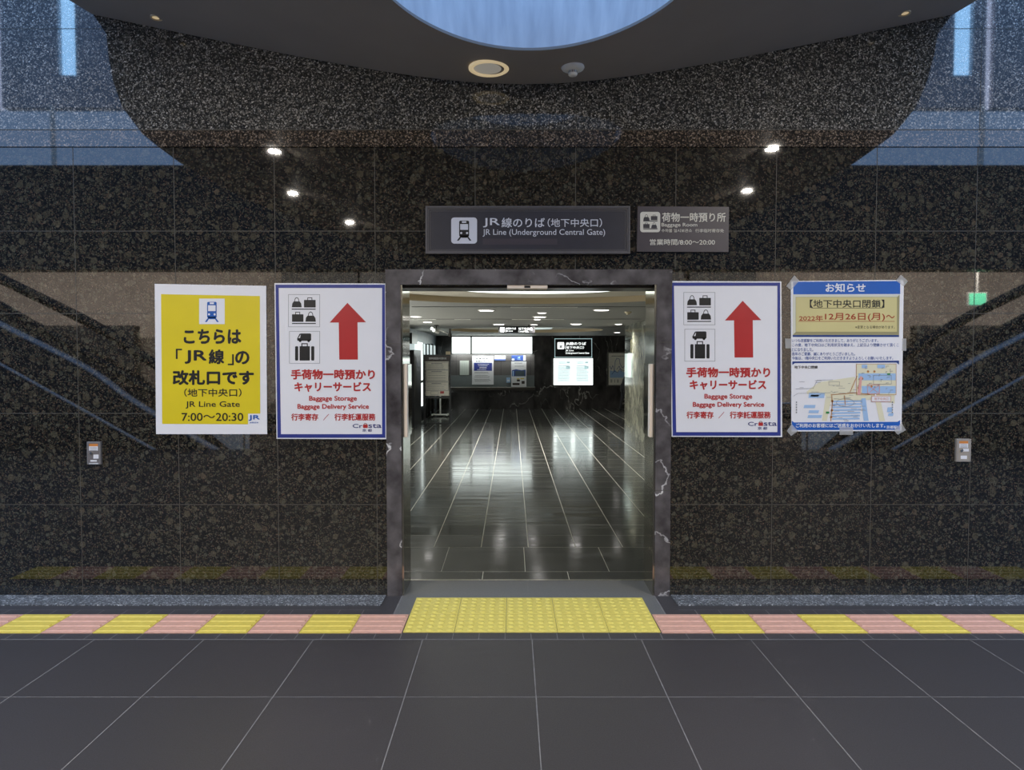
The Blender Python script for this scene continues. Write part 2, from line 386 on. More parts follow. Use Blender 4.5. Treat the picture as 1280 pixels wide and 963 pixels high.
class Sink:
    """takes printed lines and links each as a part of its own"""
    def __init__(self, parent, name, m): self.a = (name, m, parent)
    def take(self, bm): name, m, parent = self.a; obj(name, bm, m, parent)
class Print:
    """flat print on an upright face at distance Y: outlines measured in picture units, with an optional crop transform"""
    def __init__(self, Y, ou=0, ov=0, s=1.0, du=0, dv=0):
        self.Y, self.ou, self.ov, self.s, self.du, self.dv = Y, ou, ov, s, du, dv
    def p(self, x, y, layer=0):
        w = W(self.ou + x/self.s + self.du, self.ov + y/self.s + self.dv, self.Y)
        return Vector((w.x, self.Y - .0007*layer, w.z))
    def poly(self, bm, pts, layer=1, mi=0):
        if isinstance(bm, Sink):
            b2 = bmesh.new(); self.poly(b2, pts, layer, mi); bm.take(b2); return
        return quad(bm, [self.p(x, y, layer) for x, y in pts], mi)
    def rect(self, bm, x0, y0, x1, y1, layer=1, mi=0): return self.poly(bm, [(x0, y0), (x1, y0), (x1, y1), (x0, y1)], layer, mi)
    def rrect(self, bm, x0, y0, x1, y1, r, layer=1, mi=0, n=5):
        pts = []
        for cx, cy, a0 in ((x1-r, y0+r, -PI/2), (x1-r, y1-r, 0), (x0+r, y1-r, PI/2), (x0+r, y0+r, PI)):
            pts += [(cx+r*math.cos(a0+PI/2*i/n), cy+r*math.sin(a0+PI/2*i/n)) for i in range(n+1)]
        return self.poly(bm, pts, layer, mi)
    def disc(self, bm, x, y, r, layer=1, mi=0, n=16): return self.poly(bm, [(x+r*math.cos(2*PI*i/n), y+r*math.sin(2*PI*i/n)) for i in range(n)], layer, mi)
    def stroke(self, bm, pts, w, layer=1, mi=0, closed=False):
        n = len(pts)
        for i in range(n if closed else n-1):
            (x0, y0), (x1, y1) = pts[i], pts[(i+1) % n]
            L = math.hypot(x1-x0, y1-y0) or 1; ex, ey = (x1-x0)/L*w/2, (y1-y0)/L*w/2
            self.poly(bm, [(x0-ex-ey, y0-ey+ex), (x0-ex+ey, y0-ey-ex), (x1+ex+ey, y1+ey-ex), (x1+ex-ey, y1+ey+ex)], layer, mi)
    def frame(self, bm, x0, y0, x1, y1, w, layer=1, mi=0): self.stroke(bm, [(x0, y0), (x1, y0), (x1, y1), (x0, y1)], w, layer, mi, True)
    def arc(self, bm, cx, cy, rx, ry, a0, a1, w, layer=1, mi=0, n=12):
        self.stroke(bm, [(cx+rx*math.cos(a0+(a1-a0)*i/n), cy+ry*math.sin(a0+(a1-a0)*i/n)) for i in range(n+1)], w, layer, mi)
    def text(self, bm, s, x0, y0, x1, y1, bold=0.0, layer=2, mi=0):
        if isinstance(bm, Sink):
            b2 = bmesh.new(); self.text(b2, s, x0, y0, x1, y1, bold, layer, mi); bm.take(b2); return
        if bold > .006:
            e = (y1-y0)*bold*.9
            for k in range(6):
                self.text(bm, s, x0+e, y0+e, x1-e, y1-e, 0, layer + .02*k, mi) if k == 5 else self.text(bm, s, x0+e+e*math.cos(k*1.2566), y0+e+e*math.sin(k*1.2566), x1-e+e*math.cos(k*1.2566), y1-e+e*math.sin(k*1.2566), 0, layer + .02*k, mi)
            return
        vs, fs = text_mesh(s, 0)
        ax, bx = min(v.x for v in vs), max(v.x for v in vs); ay, by = min(v.y for v in vs), max(v.y for v in vs)
        nv = [bm.verts.new(self.p(x0 + (v.x-ax)/(bx-ax)*(x1-x0), y1 - (v.y-ay)/(by-ay)*(y1-y0), layer)) for v in vs]
        for f in fs:
            try: bm.faces.new([nv[i] for i in f]).material_index = mi
            except ValueError: pass
    def sheet(self, quadpts, depth):
        """a thin board: front face at Y, back at Y + depth"""
        bm = bmesh.new(); a = [self.p(x, y) for x, y in quadpts]; b = [q + Vector((0, depth, 0)) for q in a]
        va, vb = [bm.verts.new(q) for q in a], [bm.verts.new(q) for q in b]
        bm.faces.new(va); bm.faces.new(vb[::-1])
        for i in range(len(va)): bm.faces.new([va[i], vb[i], vb[(i+1) % len(va)], va[(i+1) % len(va)]])
        return bm

def train(P, bmf, bmb, cx, y0, w, h, lf, lb):
    """front of a train with two rails; bmf takes the dark shapes, bmb the openings"""
    P.rrect(bmf, cx-w*.34, y0, cx+w*.34, y0+h*.80, w*.09, lf)
    P.poly(bmf, [(cx-w*.30, y0+h*.74), (cx+w*.30, y0+h*.74), (cx+w*.18, y0+h*.86), (cx-w*.18, y0+h*.86)], lf)
    for s in (-1, 1): P.poly(bmf, [(cx+s*w*.17, y0+h*.80), (cx+s*w*.29, y0+h*.80), (cx+s*w*.5, y0+h), (cx+s*w*.36, y0+h)], lf)
    P.rrect(bmb, cx-w*.15, y0+h*.03, cx+w*.15, y0+h*.11, w*.02, lb)
    P.rrect(bmb, cx-w*.27, y0+h*.17, cx+w*.27, y0+h*.46, w*.03, lb)
    for s in (-1, 1): P.disc(bmb, cx+s*w*.20, y0+h*.62, w*.075, lb)
def soft_bag(P, bm, x0, y0, x1, y1, l):
    w, h = x1-x0, y1-y0; c = (x0+x1)/2
    P.poly(bm, [(x0, y1), (x0+w*.05, y0+h*.62), (x0+w*.2, y0+h*.40), (x1-w*.2, y0+h*.40), (x1-w*.05, y0+h*.62), (x1, y1)], l)
    P.arc(bm, c, y0+h*.38, w*.21, h*.36, PI, 2*PI, w*.06, l)
def hard_case(P, bm, x0, y0, x1, y1, l):
    w, h = x1-x0, y1-y0
    P.rrect(bm, x0, y0+h*.25, x1, y1, w*.04, l)
    P.stroke(bm, [(x0+w*.32, y0+h*.25), (x0+w*.32, y0+h*.04), (x1-w*.32, y0+h*.04), (x1-w*.32, y0+h*.25)], w*.06, l)

# ------------------------------------------------------------------ structure: granite wall with doorway
XL, XR = W(502, 600, YW).x, W(819, 600, YW).x                # clear opening
XJL, XJR = W(483.5, 600, YW).x, W(838, 600, YW).x            # outer edges of the marble jambs
ZW = {v: W(640, v, YW).z for v in (80, 163, 184, 289, 337, 356, 363, 392, 517, 631, 745)}
DX = (XL+XR)/2
WX = 7.0; WT = .28
def joint_x():
    x0 = W(719.4, 230, YW).x; st = W(1078.6, 700, YW).x - W(955.6, 700, YW).x
    return [x0 + st*k for k in range(-12, 12)]
JX = joint_x()
bm = bmesh.new()
box(bm, -WX, XJL, YW, YW+WT, 0, ZW[337]); box(bm, XJR, WX, YW, YW+WT, 0, ZW[337]); box(bm, -WX, WX, YW, YW+WT, ZW[337], ZW[184])
e, jw = .0008, .0022
for x in JX:
    if abs(x) > WX: continue
    if XJL-.02 < x < XJR+.02: quad(bm, [(x-jw, YW-e, ZW[337]), (x+jw, YW-e, ZW[337]), (x+jw, YW-e, ZW[184]), (x-jw, YW-e, ZW[184])], 1)
    else: quad(bm, [(x-jw, YW-e, 0), (x+jw, YW-e, 0), (x+jw, YW-e, ZW[184]), (x-jw, YW-e, ZW[184])], 1)
for k in (289, 392, 517, 631):
    z = ZW[k]
    for a, b in (((-WX, XJL), (XJR, WX)) if k > 337 else ((-WX, WX),)): quad(bm, [(a, YW-e, z-jw), (b, YW-e, z-jw), (b, YW-e, z+jw), (a, YW-e, z+jw)], 1)
struct('wall_front', bm, ['granite', 'wall_joint'])
bm = bmesh.new(); yb = YW-.012
box(bm, -WX, WX, yb, YW+WT, ZW[184], ZW[163])
struct('wall_front_band', bm, ['granite_band'])
bm = bmesh.new(); yu = YW-.012; ZT = 7.5
box(bm, -WX, WX, yu, YW+WT, ZW[163], ZT)
quad(bm, [(-WX, yu-e, ZW[163]-.003), (WX, yu-e, ZW[163]-.003), (WX, yu-e, ZW[163]+.003), (-WX, yu-e, ZW[163]+.003)], 1)
zj = W(60, 37, YW).z
for z in (zj, zj+.9, zj+1.8): quad(bm, [(-WX, yu-e, z-jw), (WX, yu-e, z-jw), (WX, yu-e, z+jw), (-WX, yu-e, z+jw)], 1)
for x in JX[::2]:
    quad(bm, [(x-jw, yu-e, ZW[163]), (x+jw, yu-e, ZW[163]), (x+jw, yu-e, ZT), (x-jw, yu-e, ZT)], 1)
struct('wall_front_upper', bm, ['granite_upper', 'wall_joint'])

# doorway: marble jambs, lintel, bronze reveals
jy = YW-.008
bm = bmesh.new(); box(bm, XJL, XL, jy, YW+WT, 0, ZW[356]); q = W(490, 430, YW).z
quad(bm, [(XJL, jy-e, q-.002), (XL, jy-e, q-.002), (XL, jy-e, q+.002), (XJL, jy-e, q+.002)], 1)
struct('trim_1', bm, ['jamb', 'wall_joint'])
bm = bmesh.new(); box(bm, XR, XJR, jy, YW+WT, 0, ZW[356])
for v in (428, 485, 613):
    z = W(828, v, YW).z; quad(bm, [(XR, jy-e, z-.002), (XJR, jy-e, z-.002), (XJR, jy-e, z+.002), (XR, jy-e, z+.002)], 1)
struct('trim_2', bm, ['jamb', 'wall_joint'])
bm = bmesh.new(); box(bm, XJL-.0, XJR, jy, YW+WT, ZW[356], ZW[337])
for u in (660,):
    x = W(u, 346, YW).x; quad(bm, [(x-.0015, jy-e, ZW[356]), (x+.0015, jy-e, ZW[356]), (x+.0015, jy-e, ZW[337]), (x-.0015, jy-e, ZW[337])], 1)
struct('trim_3', bm, ['jamb', 'wall_joint'])
YD = G(640, 726).y                                          # line of the sliding door track
for nm, x0, x1 in (('trim_4', XL, XL+.012), ('trim_5', XR-.012, XR)):
    struct(nm, B(x0, x1, YW+.004, YD, 0, ZW[356]), 'mirror_metal')
zh = W(640, 363.3, YD-.06).z
bm = B(XL, XR, YW+.09, YD, zh, ZW[356]+.05)
struct('trim_6', bm, 'dark_metal')

# ------------------------------------------------------------------ structure: floors
gy = lambda v: G(640, v).y
YS1, YS2, YS3, YB = gy(757.5), gy(763), gy(769), gy(792.3)
YL = gy(800)
FX = 9.0; YBACK = -16.0
bm = bmesh.new()
quad(bm, [(-FX, YBACK, 0), (FX, YBACK, 0), (FX, YL, 0), (-FX, YL, 0)], 0)
quad(bm, [(-FX, YL, 0), (FX, YL, 0), (FX, YS1, 0), (-FX, YS1, 0)], 1)
quad(bm, [(XJL-.04, YS1, 0), (XJR+.04, YS1, 0), (XJR+.04, YW+.02, 0), (XJL-.04, YW+.02, 0)], 1)
quad(bm, [(XL, YS3-.0, .0006), (XR, YS3-.0, .0006), (XR, YD+.02, .0006), (XL, YD+.02, .0006)], 3)
ge = .0009
def hline(y, x0, x1, w=.0022, mi=2): quad(bm, [(x0, y-w, ge), (x1, y-w, ge), (x1, y+w, ge), (x0, y+w, ge)], mi)
def vline(x, y0, y1, w=.0022, mi=2): quad(bm, [(x-w, y0, ge), (x+w, y0, ge), (x+w, y1, ge), (x-w, y1, ge)], mi)
XG, SG = G(665, 800).x, (G(936.5, 800).x - G(390, 800).x)/4
for k in range(-14, 15): vline(XG + SG*k, YBACK, YL, .0020)
hline(YL, -FX, FX, .003, 4)
y = gy(872); 
while y > YBACK: hline(y, -FX, FX, .0018); y -= SG
for k in range(-60, 61):
    x = DX + .15*k
    vline(x, YL, YB, .0018, 4)
    if not XL-.1 < x < XR+.1: vline(x, YS3, YS2, .0018, 4)
hline(YS2, -FX, XL-.1, .0014, 4); hline(YS2, XR+.1, FX, .0014, 4)
vline(XL, YS3, YD, .003); vline(XR, YS3, YD, .003); hline(gy(750), XL, XR, .0015)
vline(DX+.0, gy(743), YD, .0018)
hline(gy(743), XL, XR, .0018)
struct('floor', bm, ['floor', 'floor_border', 'grout', 'apron', 'grout_dim'])
for nm, x0, x1 in (('trim_7', -FX, XJL-.01), ('trim_8', XJR+.01, FX)):
    struct(nm, B(x0, x1, YS1, YW-.001, -.02, .006), 'curb')
struct('trim_9', B(XL, XR, YD-.012, YD+.016, -.01, .004), 'steel')

# ------------------------------------------------------------------ structure: hall behind the doorway
HZ = 2.31; HL, HR = -2.40, W(781, 470, 15.75).x; HE, HF = 15.75, 22.5
bm = bmesh.new(); HX = 7.0
quad(bm, [(HL-.3, YD, 0), (HX, YD, 0), (HX, HF, 0), (HL-.3, HF, 0)], 0)
y1, y2, y3 = gy(715), gy(684.5), gy(684.5)
def hl(y, x0, x1, w=.0016, mi=1): quad(bm, [(x0, y-w, ge), (x1, y-w, ge), (x1, y+w, ge), (x0, y+w, ge)], mi)
def vl(x, y0, y1_, w=.0022, mi=1): quad(bm, [(x-w, y0, ge), (x+w, y0, ge), (x+w, y1_, ge), (x-w, y1_, ge)], mi)
hl(y1, HL, HX); hl(y2, HL, HX)
xa, sa = G(656, 706).x, .63
for k in range(-4, 6):
    vl(xa + sa*k, y1, y2); vl(xa + sa*(k+.5), YD+.016, y1)
x0 = G(601.3, 684.5).x; st = G(719.5, 684.5).x - x0; st /= 2
for k in range(-5, 15): vl(x0 + st*k, y2, HF, .0026)
y = y2 + .4
while y < HF: hl(y, HL, HX, .0011); y += .4
struct('floor_hall', bm, ['hall_floor', 'hall_grout'])

E1 = (.3, 7.3, 2.2, 2.0); E2 = (.35, 18.0, 1.95, 1.75)
bm = bmesh.new()
flat_with_holes(bm, [(HL, YW+WT), (HX, YW+WT), (HX, HF), (HL, HF)], [ell(*E1), ell(*E2)], HZ, 0)
for E in (E1, E2):
    a = [bm.verts.new((x, y, HZ)) for x, y in ell(*E)]; b = [bm.verts.new((x, y, HZ+.075)) for x, y in ell(*E)]
    for i in range(72): bm.faces.new([a[i], a[(i+1) % 72], b[(i+1) % 72], b[i]]).material_index = 2
    bm.faces.new([bm.verts.new((x, y, HZ+.075)) for x, y in ell(*E)]).material_index = 1
box(bm, HL-.3, HX+.3, YW+WT, HF+.3, HZ+.09, HZ+.2, 0)
hall_ceiling = struct('ceiling_hall', bm, ['hall_ceiling', 'hall_cream', 'hall_tan'])
struct('wall_hall_back', B(HL-.3, HX, HF, HF+.2, 0, HZ+.08), 'black_marble')
bm = bmesh.new(); box(bm, HR, HR+.5, YW+WT, HE, 0, HZ)
for y in (HE-.9, HE-1.8, HE-2.7, HE-3.6): quad(bm, [(HR-e, y-.002, 0), (HR-e, y+.002, 0), (HR-e, y+.002, HZ), (HR-e, y-.002, HZ)], 1)
for z in (.62, 1.24, 1.86): quad(bm, [(HR-e, YW+WT, z-.002), (HR-e, HE, z-.002), (HR-e, HE, z+.002), (HR-e, YW+WT, z+.002)], 1)
struct('wall_hall_right', bm, ['green_stone', 'wall_joint'])
struct('wall_hall_side', B(HX, HX+.2, HE-1, HF, 0, HZ), 'beige_wall')
struct('wall_hall_return', B(HR+.5, HX, HE-1, HE-.8, 0, HZ), 'green_stone')
bm = bmesh.new(); box(bm, HL-.2, HL, YW+WT, HF, 0, HZ, 0)
struct('wall_hall_left', bm, 'fascia')

# ------------------------------------------------------------------ round canopy with skylight well
CZ = W(640, 107, YW).z
CX = .07
def cz(x): return CZ + .22*(math.sqrt((x-CX)**2 + .81) - .9)          # the underside sags towards the middle line
def on_canopy(u, v, mirrored=False):
    d = ray(u, v); lo, hi = .5, 30.0
    for _ in range(60):
        t = (lo+hi)/2; p = CAM + d*t
        if p.z < cz(p.x): lo = t
        else: hi = t
    p = CAM + d*lo
    return Vector((p.x, 2*YW-p.y, p.z)) if mirrored else p
rim = [on_canopy(u, v, True) for u, v in ((123, 42), (126, 68), (133, 100), (145, 132), (160, 152), (172, 167), (192, 183), (218, 202), (247, 219))]
rim = [(-2.80, YW-.02)] + [(min(-2.8, q.x), min(q.y, YW-.02)) for q in rim]
yl, xl = rim[-1][1], abs(rim[-1][0])
back = [(-xl*math.cos(t), yl - 5.2*math.sin(t)) for t in [PI/2*k/10 for k in range(1, 10)]]
half = rim + back
outer = half + [(0, yl-5.2)] + [(-x + 2*CX*0, y) for x, y in half[::-1]]
outer = [(x + CX, y) for x, y in outer]
outer += [(outer[-1][0] + (outer[0][0]-outer[-1][0])*k/24, YW-.02) for k in range(1, 24)]
far = on_canopy(665, 62.5); HRad = .80; HCX, HCY = far.x, far.y-HRad
dense = []
for p, q in zip(outer, outer[1:] + outer[:1]):
    k = max(1, int(math.hypot(q[0]-p[0], q[1]-p[1])/.14)); dense += [(p[0]+(q[0]-p[0])*i/k, p[1]+(q[1]-p[1])*i/k) for i in range(k)]
def shell(dz):
    rows = []
    for x, y in dense:
        a = math.atan2(y-HCY, x-HCX); hx, hy = HCX+(HRad+.012)*math.cos(a), HCY+(HRad+.012)*math.sin(a)
        rows.append([(hx+(x-hx)*k/16, hy+(y-hy)*k/16) for k in range(17)])
    return [[Vector((x, y, cz(x)+dz)) for x, y in r] for r in rows]
lo_, up_ = shell(0), shell(.09)
bm = bmesh.new()
def strip(A, B):
    va = [[bm.verts.new(p) for p in r] for r in A]
    for i in range(len(va)):
        j = (i+1) % len(va)
        for k in range(16):
            f = bm.faces.new([va[i][k], va[j][k], va[j][k+1], va[i][k+1]]); f.smooth = True
strip(lo_, None); strip(up_, None)
for i in range(len(lo_)):
    j = (i+1) % len(lo_)
    quad(bm, [lo_[i][16], lo_[j][16], up_[j][16], up_[i][16]]); quad(bm, [lo_[i][0], lo_[j][0], up_[j][0], up_[i][0]])
zh0 = cz(HCX)
def ringwall(bm, c, r, z0, z1, n, mi, r1=None):
    z = (lambda x, q: cz(x)+q)
    a = [bm.verts.new((x, y, z(x, z0))) for x, y in ell(c[0], c[1], r, r, n)]; rr = r1 or r
    b = [bm.verts.new((x, y, z(x, z1))) for x, y in ell(c[0], c[1], rr, rr, n)]
    for i in range(n):
        f = bm.faces.new([a[i], a[(i+1) % n], b[(i+1) % n], b[i]]); f.material_index = mi; f.smooth = True
ringwall(bm, (HCX, HCY), HRad-.006, -.006, .010, 96, 0)
ringwall(bm, (HCX, HCY), HRad-.006, -.006, -.0055, 96, 0, HRad+.03)
for k in range(52, 92):                                            # unseen dark collar added to keep the near well wall out of reflections
    p, q = [(HCX+(HRad-.010)*math.cos(2*PI*i/96), HCY+(HRad-.010)*math.sin(2*PI*i/96)) for i in (k, k+1)]
    quad(bm, [(*p, cz(p[0])), (*q, cz(q[0])), (*q, cz(q[0])+.42), (*p, cz(p[0])+.42)])
struct('ceiling', bm, ['canopy'])
bm = bmesh.new(); ringwall(bm, (HCX, HCY), HRad-.002, .008, .95, 96, 0, HRad+.12)
# streaks of dirt run down the plaster
ww = bpy.data.materials.new('stained skylight plaster'); ww.use_nodes = True
n, l = ww.node_tree.nodes, ww.node_tree.links
tc = n.new('ShaderNodeTexCoord'); mp = n.new('ShaderNodeMapping'); mp.inputs['Scale'].default_value = (9, 9, .9); l.new(tc.outputs['Object'], mp.inputs[0])
t = n.new('ShaderNodeTexNoise'); t.inputs['Scale'].default_value = 1.6; t.inputs['Detail'].default_value = 6; l.new(mp.outputs[0], t.inputs['Vector'])
r = ramp(n, [(.3, (.60, .62, .66)), (.55, (.74, .76, .79)), (.78, (.90, .91, .93))]); l.new(t.outputs['Fac'], r.inputs[0])
l.new(r.outputs[0], n['Principled BSDF'].inputs['Base Color']); n['Principled BSDF'].inputs['Roughness'].default_value = .5
struct('ceiling_well', bm, ww)
# ------------------------------------------------------------------ space behind the camera (seen mirrored in the polished granite)
YF = -10.0
z220, z130 = R(0, 219, YF).z, R(0, 130, YF).z
zl = R(0, 215.5, YF).z
struct('trim_10', B(-FX-8, FX+8, YF-.25, YF-.05, z220, zl), 'green_stone')
for nm, u in (('trim_11', 62.5), ('trim_12', 1231.5)):
    a = R(u, 170, YF); struct(nm, B(a.x-.03, a.x+.03, YF-.22, YF-.08, zl, z130), 'white')
xs = [-FX-8, R(82, 60, YF-.6).x, R(103, 60, YF-.6).x, R(1184, 60, YF-.6).x, R(1207, 60, YF-.6).x, FX+8]
xc = [R(3, 60, YF-.6).x, R(11, 60, YF-.6).x, R(1223, 60, YF-.6).x, R(1233, 60, YF-.6).x]
bm = bmesh.new(); cuts = sorted(xs + xc)
ZTOP = 16
for a, b in zip(cuts, cuts[1:]):
    if (a, b) in ((xs[1], xs[2]), (xs[3], xs[4])): box(bm, a, b, YF-.6, YF-.3, z130, R(0, 100, YF-.6).z)
    elif (a, b) in ((xc[0], xc[1]), (xc[2], xc[3])): pass
    else: box(bm, a, b, YF-.6, YF-.3, z130, ZTOP)
struct('wall_back_tower', bm, 'facade_two')
z1 = R(0, 100, YF-.6).z
for k, (a, b, z) in enumerate(((xs[1], xs[2], z1), (xs[3], xs[4], z1), (xc[0], xc[1], z130), (xc[2], xc[3], z130))):
    struct('window_%d' % (k+1), B(a, b, YF-.5, YF-.46, z, ZTOP), 'lit_sky' if k < 2 else 'lit_pale')
z337 = R(0, 337, -9).z; zc_b = R(0, 333, YBACK).z; BX = 26
struct('wall_back_fascia', B(-BX, BX, -9.6, -9, z337, z220), 'dark_stone')
struct('ceiling_back', B(-BX, BX, YBACK, -9.6, zc_b, zc_b+.3), 'canopy')
struct('wall_back', B(-BX, BX, YBACK-.2, YBACK, 0, zc_b), 'beige_wall')
bm = bmesh.new(); box(bm, -BX-.2, -BX, YBACK, YF, 0, zc_b); box(bm, BX, BX+.2, YBACK, YF, 0, zc_b)
struct('wall_back_sides', bm, 'dark_stone')
struct('floor_back', B(-BX, BX, YBACK, YW-.6, -.08, -.02), 'floor')
area('passage_light', (0, -9.9, z337+.45), 40, BACK_LAMP, (1, .92, .84), (-1.15, 0, 0), .5)
for a0, b0, nm in ((55, 167, 'wall_back_kiosk'), (1146, 1255, 'wall_back_kiosk.001')):
    a, b = R(a0, 407, -14.5), R(b0, 407, -14.5)
    struct(nm, B(a.x, b.x, -14.9, -14.5, 0, a.z), 'dark_stone')
a, b = R(352, 344, -13.6), R(447, 344, -13.6)
struct('wall_back_pier', B(a.x, b.x, -14, -13.6, 0, zc_b), 'dark_stone')
a, b = R(862, 344, -13.6), R(945, 344, -13.6)
struct('wall_back_pier.001', B(a.x, b.x, -14, -13.6, 0, zc_b), 'dark_stone')
a, b = R(450, 344, -13.0), R(855, 344, -13.0)
struct('wall_back_shutter', B(a.x, b.x, -13.4, -13.0, 0, zc_b), 'dark_stone')

def smooth_path(pts, n=6):
    out = []
    P = [pts[0]] + pts + [pts[-1]]
    for i in range(1, len(P)-2):
        p0, p1, p2, p3 = [Vector((*q, 0)) for q in P[i-1:i+3]]
        for k in range(n):
            t = k/n; out.append(tuple((.5*((2*p1)+(p2-p0)*t+(2*p0-5*p1+4*p2-p3)*t*t+(3*p1-p0-3*p2+p3)*t**3))[:2]))
    out.append(pts[-1]); return out
def escalator(side, label):
    YE = -3.0; m = (lambda u: u) if side < 0 else (lambda u: 1314-u)
    dv = 0 if side < 0 else -3
    pt = lambda q, Y: R(m(q[0]), q[1]+dv, Y)
    near = smooth_path([(-260, 228), (-120, 310), (0, 380), (110, 443), (193, 490), (270, 528), (340, 540), (440, 540), (474, 546), (484, 562), (474, 586), (440, 597)])
    farp = smooth_path([(-260, 218), (-120, 287), (0, 348), (120, 408), (193, 455), (280, 505), (340, 524), (430, 524), (462, 530), (470, 548), (460, 570), (430, 580)])
    deck = smooth_path([(-260, 262), (-120, 342), (0, 405), (110, 461), (165, 500), (240, 545), (295, 575), (330, 581), (430, 581)])
    skirt = smooth_path([(-260, 312), (-120, 390), (0, 455), (180, 555), (237, 587), (275, 598), (305, 600), (440, 598)])
    c = R(m(380), 598, YE)
    root = empty('escalator', (c.x, YE-.8, 0), label, 'escalator', 'escalators facing the granite wall')
    bm = bmesh.new(); tube(bm, [pt(q, YE) for q in near], .055, 8); obj('handrail', bm, 'rail', root)
    bm = bmesh.new(); tube(bm, [pt(q, YE-1.3) for q in farp], .10, 8); obj('handrail', bm, 'rail', root)
    bm = bmesh.new(); tube(bm, [pt(q, YE) for q in deck], .075, 8, flat=.7); obj('deck_trim', bm, 'deck', root)
    bm = bmesh.new(); tube(bm, [pt(q, YE+.03) for q in skirt], .03, 8); obj('skirt_trim', bm, 'deck', root)
    bm = bmesh.new()                                                     # side cladding below the deck
    for a, b in zip(deck, deck[1:]):
        p, q = pt(a, YE-.02), pt(b, YE-.02)
        quad(bm, [(p.x, YE-.02, 0), (q.x, YE-.02, 0), q, p]); quad(bm, [(p.x, YE-1.3, 0), (q.x, YE-1.3, 0), q-Vector((0, 1.28, 0)), p-Vector((0, 1.28, 0))])
        quad(bm, [p, q, q-Vector((0, 1.28, 0)), p-Vector((0, 1.28, 0))])
    obj('cladding', bm, 'dark_stone', root)
    bm = bmesh.new(); quad(bm, [R(m(u), v+dv, YE+.06) for u, v in ((258, 538), (304, 538), (304, 570), (292, 566))]); quad(bm, [R(m(u), v+dv, YE+.06) for u, v in ((306.5, 538), (312, 538), (312, 574), (306.5, 572))]); obj('side_plate', bm, 'white', root)
escalator(-1, 'escalator rising to the left, mirrored in the granite under the yellow poster')
escalator(1, 'escalator rising to the right, mirrored in the granite under the map notice')
p = R(1222, 374, -10.5)
root = empty('exit_sign', (p.x, p.y, p.z), 'small green lit exit sign mirrored right of the map notice', 'exit sign')
obj('housing', B(p.x-.26, p.x+.26, p.y-.08, p.y, p.z-.19, p.z+.19), 'white', root)
obj('lit_panel', B(p.x-.23, p.x+.23, p.y, p.y+.01, p.z-.16, p.z+.16), 'lit_green', root)
obj('hanger', B(p.x-.02, p.x+.02, p.y-.06, p.y-.02, p.z+.19, zc_b+.001), 'white', root)

# ------------------------------------------------------------------ fittings on the canopy
def downlight(name, x, y, label, lit=True, r=.075):
    z = cz(x)
    root = empty(name, (x, y, z), label, 'downlight', 'downlights of the round canopy')
    bm = bmesh.new(); lathe(bm, (x, y, z), [(r+.018, .012), (r+.018, -.006), (r, -.008), (r, -.002)]); obj('trim_ring', bm, 'cream', root)
    bm = bmesh.new(); lathe(bm, (x, y, z-.004), [(r, 0), (r*.7, -.003), (0, -.004)]); obj('lens', bm, 'disc_lamp', root)
    area('downlight_lamp', (x, y, z-.03), .12, DISC_LAMP, (1, .92, .82))
    return root
for u, v, nm in ((343, 186, 'frontmost lit downlight of the left arc of the canopy'), (366, 239, 'second lit downlight of the left arc of the canopy'), (437, 276, 'rear lit downlight of the left arc of the canopy'),
                 (965, 183, 'frontmost lit downlight of the right arc of the canopy'), (934, 236, 'second lit downlight of the right arc of the canopy')):
    q = on_canopy(u, v, True); downlight('downlight', q.x, q.y, nm, r=.055)
for u, v, lab in ((195.5, 22, 'small amber spotlight at the left edge of the canopy'), (1130.5, 16.5, 'small amber spotlight at the right edge of the canopy')):
    p = on_canopy(u, v); zz = p.z + .004
    root = empty('recessed_spotlight', (p.x, p.y, zz), lab, 'spotlight', 'small spotlights of the canopy')
    bm = bmesh.new(); lathe(bm, (p.x, p.y, zz), [(.036, 0), (.036, -.010), (.026, -.008), (.026, -.003)], 24); obj('trim_ring', bm, 'cream', root)
    bm = bmesh.new(); lathe(bm, (p.x, p.y, zz-.003), [(.026, 0), (.012, -.006), (0, -.008)], 24); obj('bulb', bm, 'glow_enamel', root)
p = on_canopy(611, 85.5); r = .125; p.z += .004
root = empty('ceiling_lamp', (p.x, p.y, p.z), 'round cream rimmed lamp under the canopy below the skylight', 'ceiling lamp')
bm = bmesh.new(); lathe(bm, (p.x, p.y, p.z), [(r, 0), (r, -.008), (r-.01, -.014), (r-.028, -.012), (r-.03, -.004)], 48); obj('rim', bm, 'glow_enamel', root)
bm = bmesh.new(); lathe(bm, (p.x, p.y, p.z-.003), [(r-.03, 0), (r-.05, -.004), (0, -.006)], 48); obj('cover', bm, 'glow_cover', root)
p = on_canopy(716, 84); p.z += .004
root = empty('smoke_detector', (p.x, p.y, p.z), 'white smoke detector under the canopy beside the round lamp', 'smoke detector')
bm = bmesh.new(); lathe(bm, (p.x, p.y, p.z), [(.070, 0), (.072, -.008), (.066, -.018), (.04, -.026), (0, -.027)]); obj('base', bm, 'white', root)
bm = bmesh.new(); lathe(bm, (p.x, p.y, p.z-.024), [(.028, 0), (.028, -.026), (.024, -.032), (0, -.033)]); h = obj('sensor_head', bm, 'white', root)
bm = bmesh.new()
for k in range(14):
    a = 2*PI*k/14; c = Vector((p.x+.0285*math.cos(a), p.y+.0285*math.sin(a), p.z-.036)); t = Vector((-math.sin(a), math.cos(a), 0))*.003
    quad(bm, [c-t+Vector((0, 0, .007)), c+t+Vector((0, 0, .007)), c+t-Vector((0, 0, .007)), c-t-Vector((0, 0, .007))])
obj('vent_slots', bm, 'ink', h)

